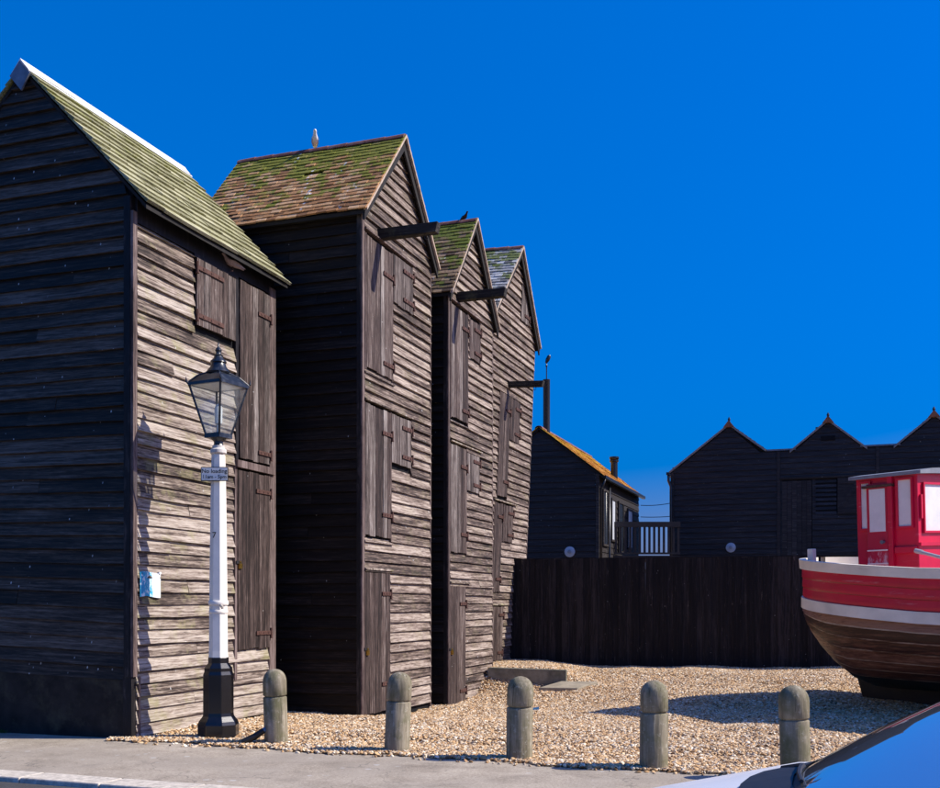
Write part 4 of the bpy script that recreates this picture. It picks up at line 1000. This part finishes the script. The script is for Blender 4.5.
M['trimblack'] = plain('black_plastic', (.015, .015, .016), .55, .25, 20, .4)
M['rubber'] = plain('tyre_rubber', (.02, .02, .02), .85, .2, 20, .2)
M['alloy'] = plain('alloy_wheel', (.55, .56, .58), .3, .05, 10, .5, .8, None, 0)
# car axes: origin = windscreen base corner on the far (right) side; x forward, y left.  far side is y = 0 .. near side y = 1.72
HW = .92; YC = .86
def csec(x, zb, wd, zc, zl=.24):      # cross-section of the lower body at x
    pts = []
    for f, z in ((1.0, zl), (1.03, zl + .10), (1.035, .55), (1.0, zb - .10), (.955, zb - .035), (.88, zb), (.6, zb + (zc - zb) * .6), (.3, zb + (zc - zb) * .92), (0, zc)):
        pts.append((x, f * wd * 1.07, min(z, zb - .10) if z == .55 else z))
    full = [(x, YC - p[1], p[2]) for p in pts] + [(x, YC + p[1], p[2]) for p in reversed(pts[:-1])]
    return full
prof = [(1.42, .50, .60, .52), (1.40, .54, .66, .57), (1.33, .59, .73, .63), (1.15, .65, .79, .71), (.85, .745, .82, .80), (.5, .835, .835, .885), (.2, .905, .845, .945), (.03, .945, .85, .98),
        (-.4, .975, .855, .99), (-1.2, .985, .855, .99), (-2.1, .985, .85, .99), (-2.55, .965, .82, .975), (-2.72, .90, .75, .91), (-2.75, .76, .70, .78)]
rows = [csec(*p) for p in prof]
mb = MB().grid(rows); mb.add(rows[0], [tuple(range(len(rows[0])))]); mb.add(rows[-1], [tuple(range(len(rows[-1])))])
body = mb.build('body', M['carpaint'], car, smooth=45)
for u in (4, -5):
    MB().tube([(r[u][0], r[u][1], r[u][2] + .001) for r in rows[2:8]], .006, 6).build('bonnet_gap', M['trimblack'], car)
# black cowl between bonnet and windscreen
ck = MB(); cr = []
for y in [YC + (i / 10 - .5) * 1.60 for i in range(11)]:
    f = abs((y - YC) / .80); cr.append([(.13 - .20 * f ** 2, y, 0.985 - .045 * f * f), (.05 - .20 * f ** 2, y, 1.004 - .04 * f * f), (-.02 - .2 * f ** 2, y, 1.02 - .03 * f * f)])
ck.grid(cr).build('cowl', M['trimblack'], car)
def scr(u, q, o=0):      # windscreen surface: u -1..1 across, q 0..1 up
    x = .02 - .18 * u * u - .86 * q; y = YC + u * (.83 - .17 * q); z = .985 - .015 * u * u + .40 * q - .04 * u * u * q + .05 * math.sin(q * 3.14)
    return (x - o * .4, y, z + o)
ws = [[scr(-1 + 2 * i / 12, j / 6) for i in range(13)] for j in range(7)]
MB().grid(ws).build('windscreen', M['screen'], car, smooth=True)
for u in (-1, 1):
    fr_ = [[scr(u * f, j / 6, .004) for f in (.965, .995)] for j in range(7)]
    MB().grid(fr_).build('windscreen_border', M['trimblack'], car, smooth=True)
    MB().tube([Vector(scr(u * 1.03, j / 6, .0)) for j in range(-1, 7)], [.04] * 8, 8).build('windscreen_pillar', M['carpaint'], car, smooth=True)
fr_ = [[scr(-1 + 2 * i / 12, f, .004) for f in (-.01, .07)] for i in range(13)]
MB().grid(fr_).build('windscreen_border', M['trimblack'], car, smooth=True)
def rf_(u, x):
    hw = .69 - .04 * max(0, (-x - 1.6)); return (x, YC + u * hw, 1.39 - .06 * u * u - .05 * ((x + 1.6) / 1.0) ** 2 + .01)
MB().grid([[rf_(-1 + 2 * i / 10, -.80 - 1.5 * j / 6) for i in range(11)] for j in range(7)]).build('car_roof', M['carpaint'], car, smooth=True)
for u in (-1, 1):
    sd_ = [[(-.25 - .0 * f - x * 1.0, YC + u * (.86 - .17 * f), .975 + .345 * f - .03 * max(0, x - 1.3)) for f in (0, .5, 1)] for x in (0, .62, 1.2, 1.8, 2.1)]
    sd_[0] = [(-.20 - .66 * f, YC + u * (.86 - .17 * f), .97 + .34 * f) for f in (0, .5, 1)]
    MB().grid(sd_).build('side_window', M['screen'], car, smooth=True)
    MB().bar((-1.25, YC + u * .87, .97), (-1.28, YC + u * .705, 1.325), .03, .09, (1, 0, 0)).build('door_pillar', M['trimblack'], car)
    mr = MB(); mr.lathe([(.02, -.09), (.085, -.05), (.095, .0), (.085, .05), (.02, .08)], 12); mr.v = [(x * .7, y * 1.25, z) for x, y, z in mr.v]
    mr.build('door_mirror', M['carpaint'], car, (-.35, YC + u * 1.04, 1.01), smooth=50)
    hl_ = MB(); hl_.lathe([(.03, -.02), (.10, 0), (.12, .04)], 14); hl_.build('headlight', M['palepane'], car, (1.30, YC + u * .62, .52), (0, R(75), 0), smooth=40)
    for x in (.72, -1.85):
        tyr = MB(); tyr.lathe([(.20, -.10), (.29, -.105), (.315, -.07), (.315, .07), (.29, .105), (.20, .10)], 24, cap=False)
        wl = tyr.build('wheel', M['rubber'], car, (x, YC + u * .84, .315), (R(90), 0, 0), smooth=40)
        MB().lathe([(.205, -.06), (.20, .06), (.06, .07), (.03, .075)], 20).build('rim', M['alloy'], wl, smooth=30)
bkw = [[(-2.30 - .38 * f, YC + u * (.65 + .17 * f), 1.34 - .36 * f) for u in (-1, -.5, 0, .5, 1)] for f in (0, .5, 1)]
MB().grid(bkw).build('rear_window', M['screen'], car, smooth=True)
MB().box(1.405, 1.44, YC - .42, YC + .42, .32, .46).build('grille', M['trimblack'], car, bevel=.01)
for k, y in enumerate((.52, 1.05)):
    pts = [scr((y - YC + d) / .83, q, .012) for d, q in ((.12, .035), (.25, .05), (.38, .06), (.55, .07))]
    MB().tube([(.04, y, .985)] + pts, [.012, .011, .008, .007, .006], 6).build('wiper', M['trimblack'], car)

# ---------------------------------------------------------------- birds
def bird(name, loc, rz, sc, mats, label, cat='bird', legs=True):
    root = empty(name, loc, rz); root.scale = (sc, sc, sc); tag(root, label, cat)
    body_, wing_, beak_ = mats
    sec = [(-.36, .115, .012, .006), (-.26, .14, .035, .02), (-.14, .165, .066, .052), (0, .185, .085, .075), (.11, .21, .078, .075), (.19, .26, .052, .055), (.225, .305, .042, .044), (.25, .335, .044, .044), (.285, .345, .036, .034), (.315, .342, .012, .012)]
    rows = [[(x, wy * math.cos(2 * math.pi * k / 12), z + wz * math.sin(2 * math.pi * k / 12)) for k in range(12)] for x, z, wy, wz in sec]
    MB().grid(rows, True).add(rows[0], [tuple(range(12))]).add(rows[-1], [tuple(range(12))]).build('body', body_, root, smooth=True)
    MB().tube([(.305, 0, .342), (.345, 0, .336), (.365, 0, .322)], [.012, .009, .003], 6).build('beak', beak_, root)
    for u in (-1, 1):
        r2 = [[(x, u * (y + t_), z) for x, y, z in ((.13, .066, .235), (-.02, .084, .235), (-.2, .06, .20), (-.40, .012, .15), (-.22, .055, .14), (-.02, .082, .14), (.10, .075, .17))] for t_ in (0, .012)]
        MB().grid(r2, True).add(r2[0], [tuple(range(7))]).add(r2[1], [tuple(range(7))]).build('wing', wing_, root, smooth=40)
        if legs:
            MB().tube([(.0, u * .035, .13), (.005, u * .035, .0)], .007, 6).tube([(.005, u * .035, .004), (.055, u * .05, .0)], .006, 5).build('leg', beak_, root)
    return root
wgull = plain('gull_white', (.80, .80, .79), .8, .05); ggull = plain('gull_grey', (.36, .38, .41), .8, .1); ybk = plain('gull_beak', (.55, .36, .06), .5, .1)
hp = Vector((-1.643, 16.18, 0)) + VV * -1.50 + UU * (D2 / 2 * 1.055)
bird('gull', (hp.x, hp.y, 9.265), R(-82), .62, (wgull, ggull, ybk), 'white gull standing on the tiled ridge of the second hut', 'gull')
pk = plain('pigeon_body', (.34, .25, .23), .8, .25, 14); pg = plain('pigeon_wing', (.45, .34, .31), .8, .3, 14)
pp = Vector((-4.05, 12.9, 0)) + VV * .08 + UU * 2.08
bird('pigeon', (pp.x, pp.y, 6.205), R(235), .60, (pk, pg, M['rust']), 'pinkish grey pigeon perched under the eave of the nearest hut', 'pigeon')
cw = plain('crow_black', (.012, .012, .015), .6, .2)
hp = Vector((-.41, 19.14, 0)) + VV * -.12 + UU * (D3 / 2 * 1.04)
bird('crow', (hp.x, hp.y, 8.875), R(-60), .42, (cw, cw, cw), 'small black bird on the ridge of the third mossy roofed hut', 'bird')

# ---------------------------------------------------------------- small things
m, t, b = mat('notice_print'); tc = t.nodes.new('ShaderNodeTexCoord'); sx = t.nodes.new('ShaderNodeSeparateXYZ'); t.links.new(tc.outputs['Object'], sx.inputs[0])
wob = math_(t, 'ADD', sx.outputs[1], math_(t, 'MULTIPLY', math_(t, 'SUBTRACT', noise(t, tc.outputs['Object'], 9, 4), .5), .14))
col = ramp(t, wob, [(0, (.02, .27, .48)), (.2, (.02, .34, .55)), (.225, (.04, .42, .62)), (.25, (.74, .78, .80))])
col = mix(t, math_(t, 'MULTIPLY', ramp(t, noise(t, tc.outputs['Object'], 22, 3), [(.52, (0,)), (.58, (1,))]), math_(t, 'LESS_THAN', wob, .23)), col, (.55, .70, .76))
t.links.new(col, b.inputs['Base Color']); b.inputs['Roughness'].default_value = .35
npos = Vector((-4.05, 12.9, 1.70)) + VV * .05 + UU * .07
rows = []
for i in range(7):
    y = .42 * i / 6; rows.append([(.012 * math.sin(i * 1.7) + .004, y, .30 * j / 4 + .012 * math.sin(i * .9)) for j in range(5)])
mb = MB().grid(rows).grid([[(p[0] - .004, p[1], p[2]) for p in r] for r in rows])
mb.box(-.008, .02, .36, .40, .285, .31); mb.box(-.008, .02, .02, .05, .285, .31)
o = mb.build('notice', m); o.location = npos; o.rotation_euler = (0, 0, RZ)
tag(o, 'creased blue and white paper notice fixed to the boards of the nearest hut', 'notice')
pb = Vector((-2.47, 12.42, 0))
mb = MB().tube([(-.12, -.03, .02), (.02, .0, .08), (.12, .02, .15)], [.036, .04, .034], 10)
pp_ = mb.build('pipe_offcut', M['hullblack'], None, (pb.x - .02, pb.y - .10, .012), smooth=40); tag(pp_, 'black pipe offcut leaning at the foot of the first bollard', 'pipe')
MB().tube([(.118, .02, .148), (.145, .022, .168)], .03, 10).build('end_cap', plain('blue_cap', (.04, .12, .25), .4), pp_)
bl = plain('blue_scrap', (.05, .22, .45), .5, .3)
o = MB().hexa([(-.05, -.03, 0), (.05, -.02, 0), (.045, .035, 0), (-.04, .03, 0), (-.045, -.025, .03), (.05, -.02, .055), (.04, .03, .04), (-.035, .03, .03)]).build('litter_scrap', bl, None, (1.08, 17.6, gh(1.08, 17.6) + .012)); tag(o, 'tiny scrap of blue litter on the shingle by the low wall', 'litter')
# tufts of weed at the foot of the nearest hut
gm = plain('weed_green', (.045, .10, .02), .7, .4, 20)
wp = Vector((-4.05, 12.9, 0)) + VV * -1.95 + UU * -.075
mb = MB()
for k in range(60):
    x0 = rnd.gauss(0, .07); y0 = rnd.uniform(-.02, .015); hgt = rnd.uniform(.02, .065); a = rnd.uniform(0, 6.28); lx = math.cos(a) * .03; ly = math.sin(a) * .03
    mb.add([(x0 - .005, y0, 0), (x0 + .005, y0, 0), (x0 + lx + .004, y0 + ly, hgt * .7), (x0 + lx * 1.6, y0 + ly * 1.6, hgt)], [(0, 1, 2, 3)])
o = mb.build('weed_tuft', gm, None, wp, (0, 0, RZ)); tag(o, 'small green weed tuft at the foot of the black plinth', 'weed')
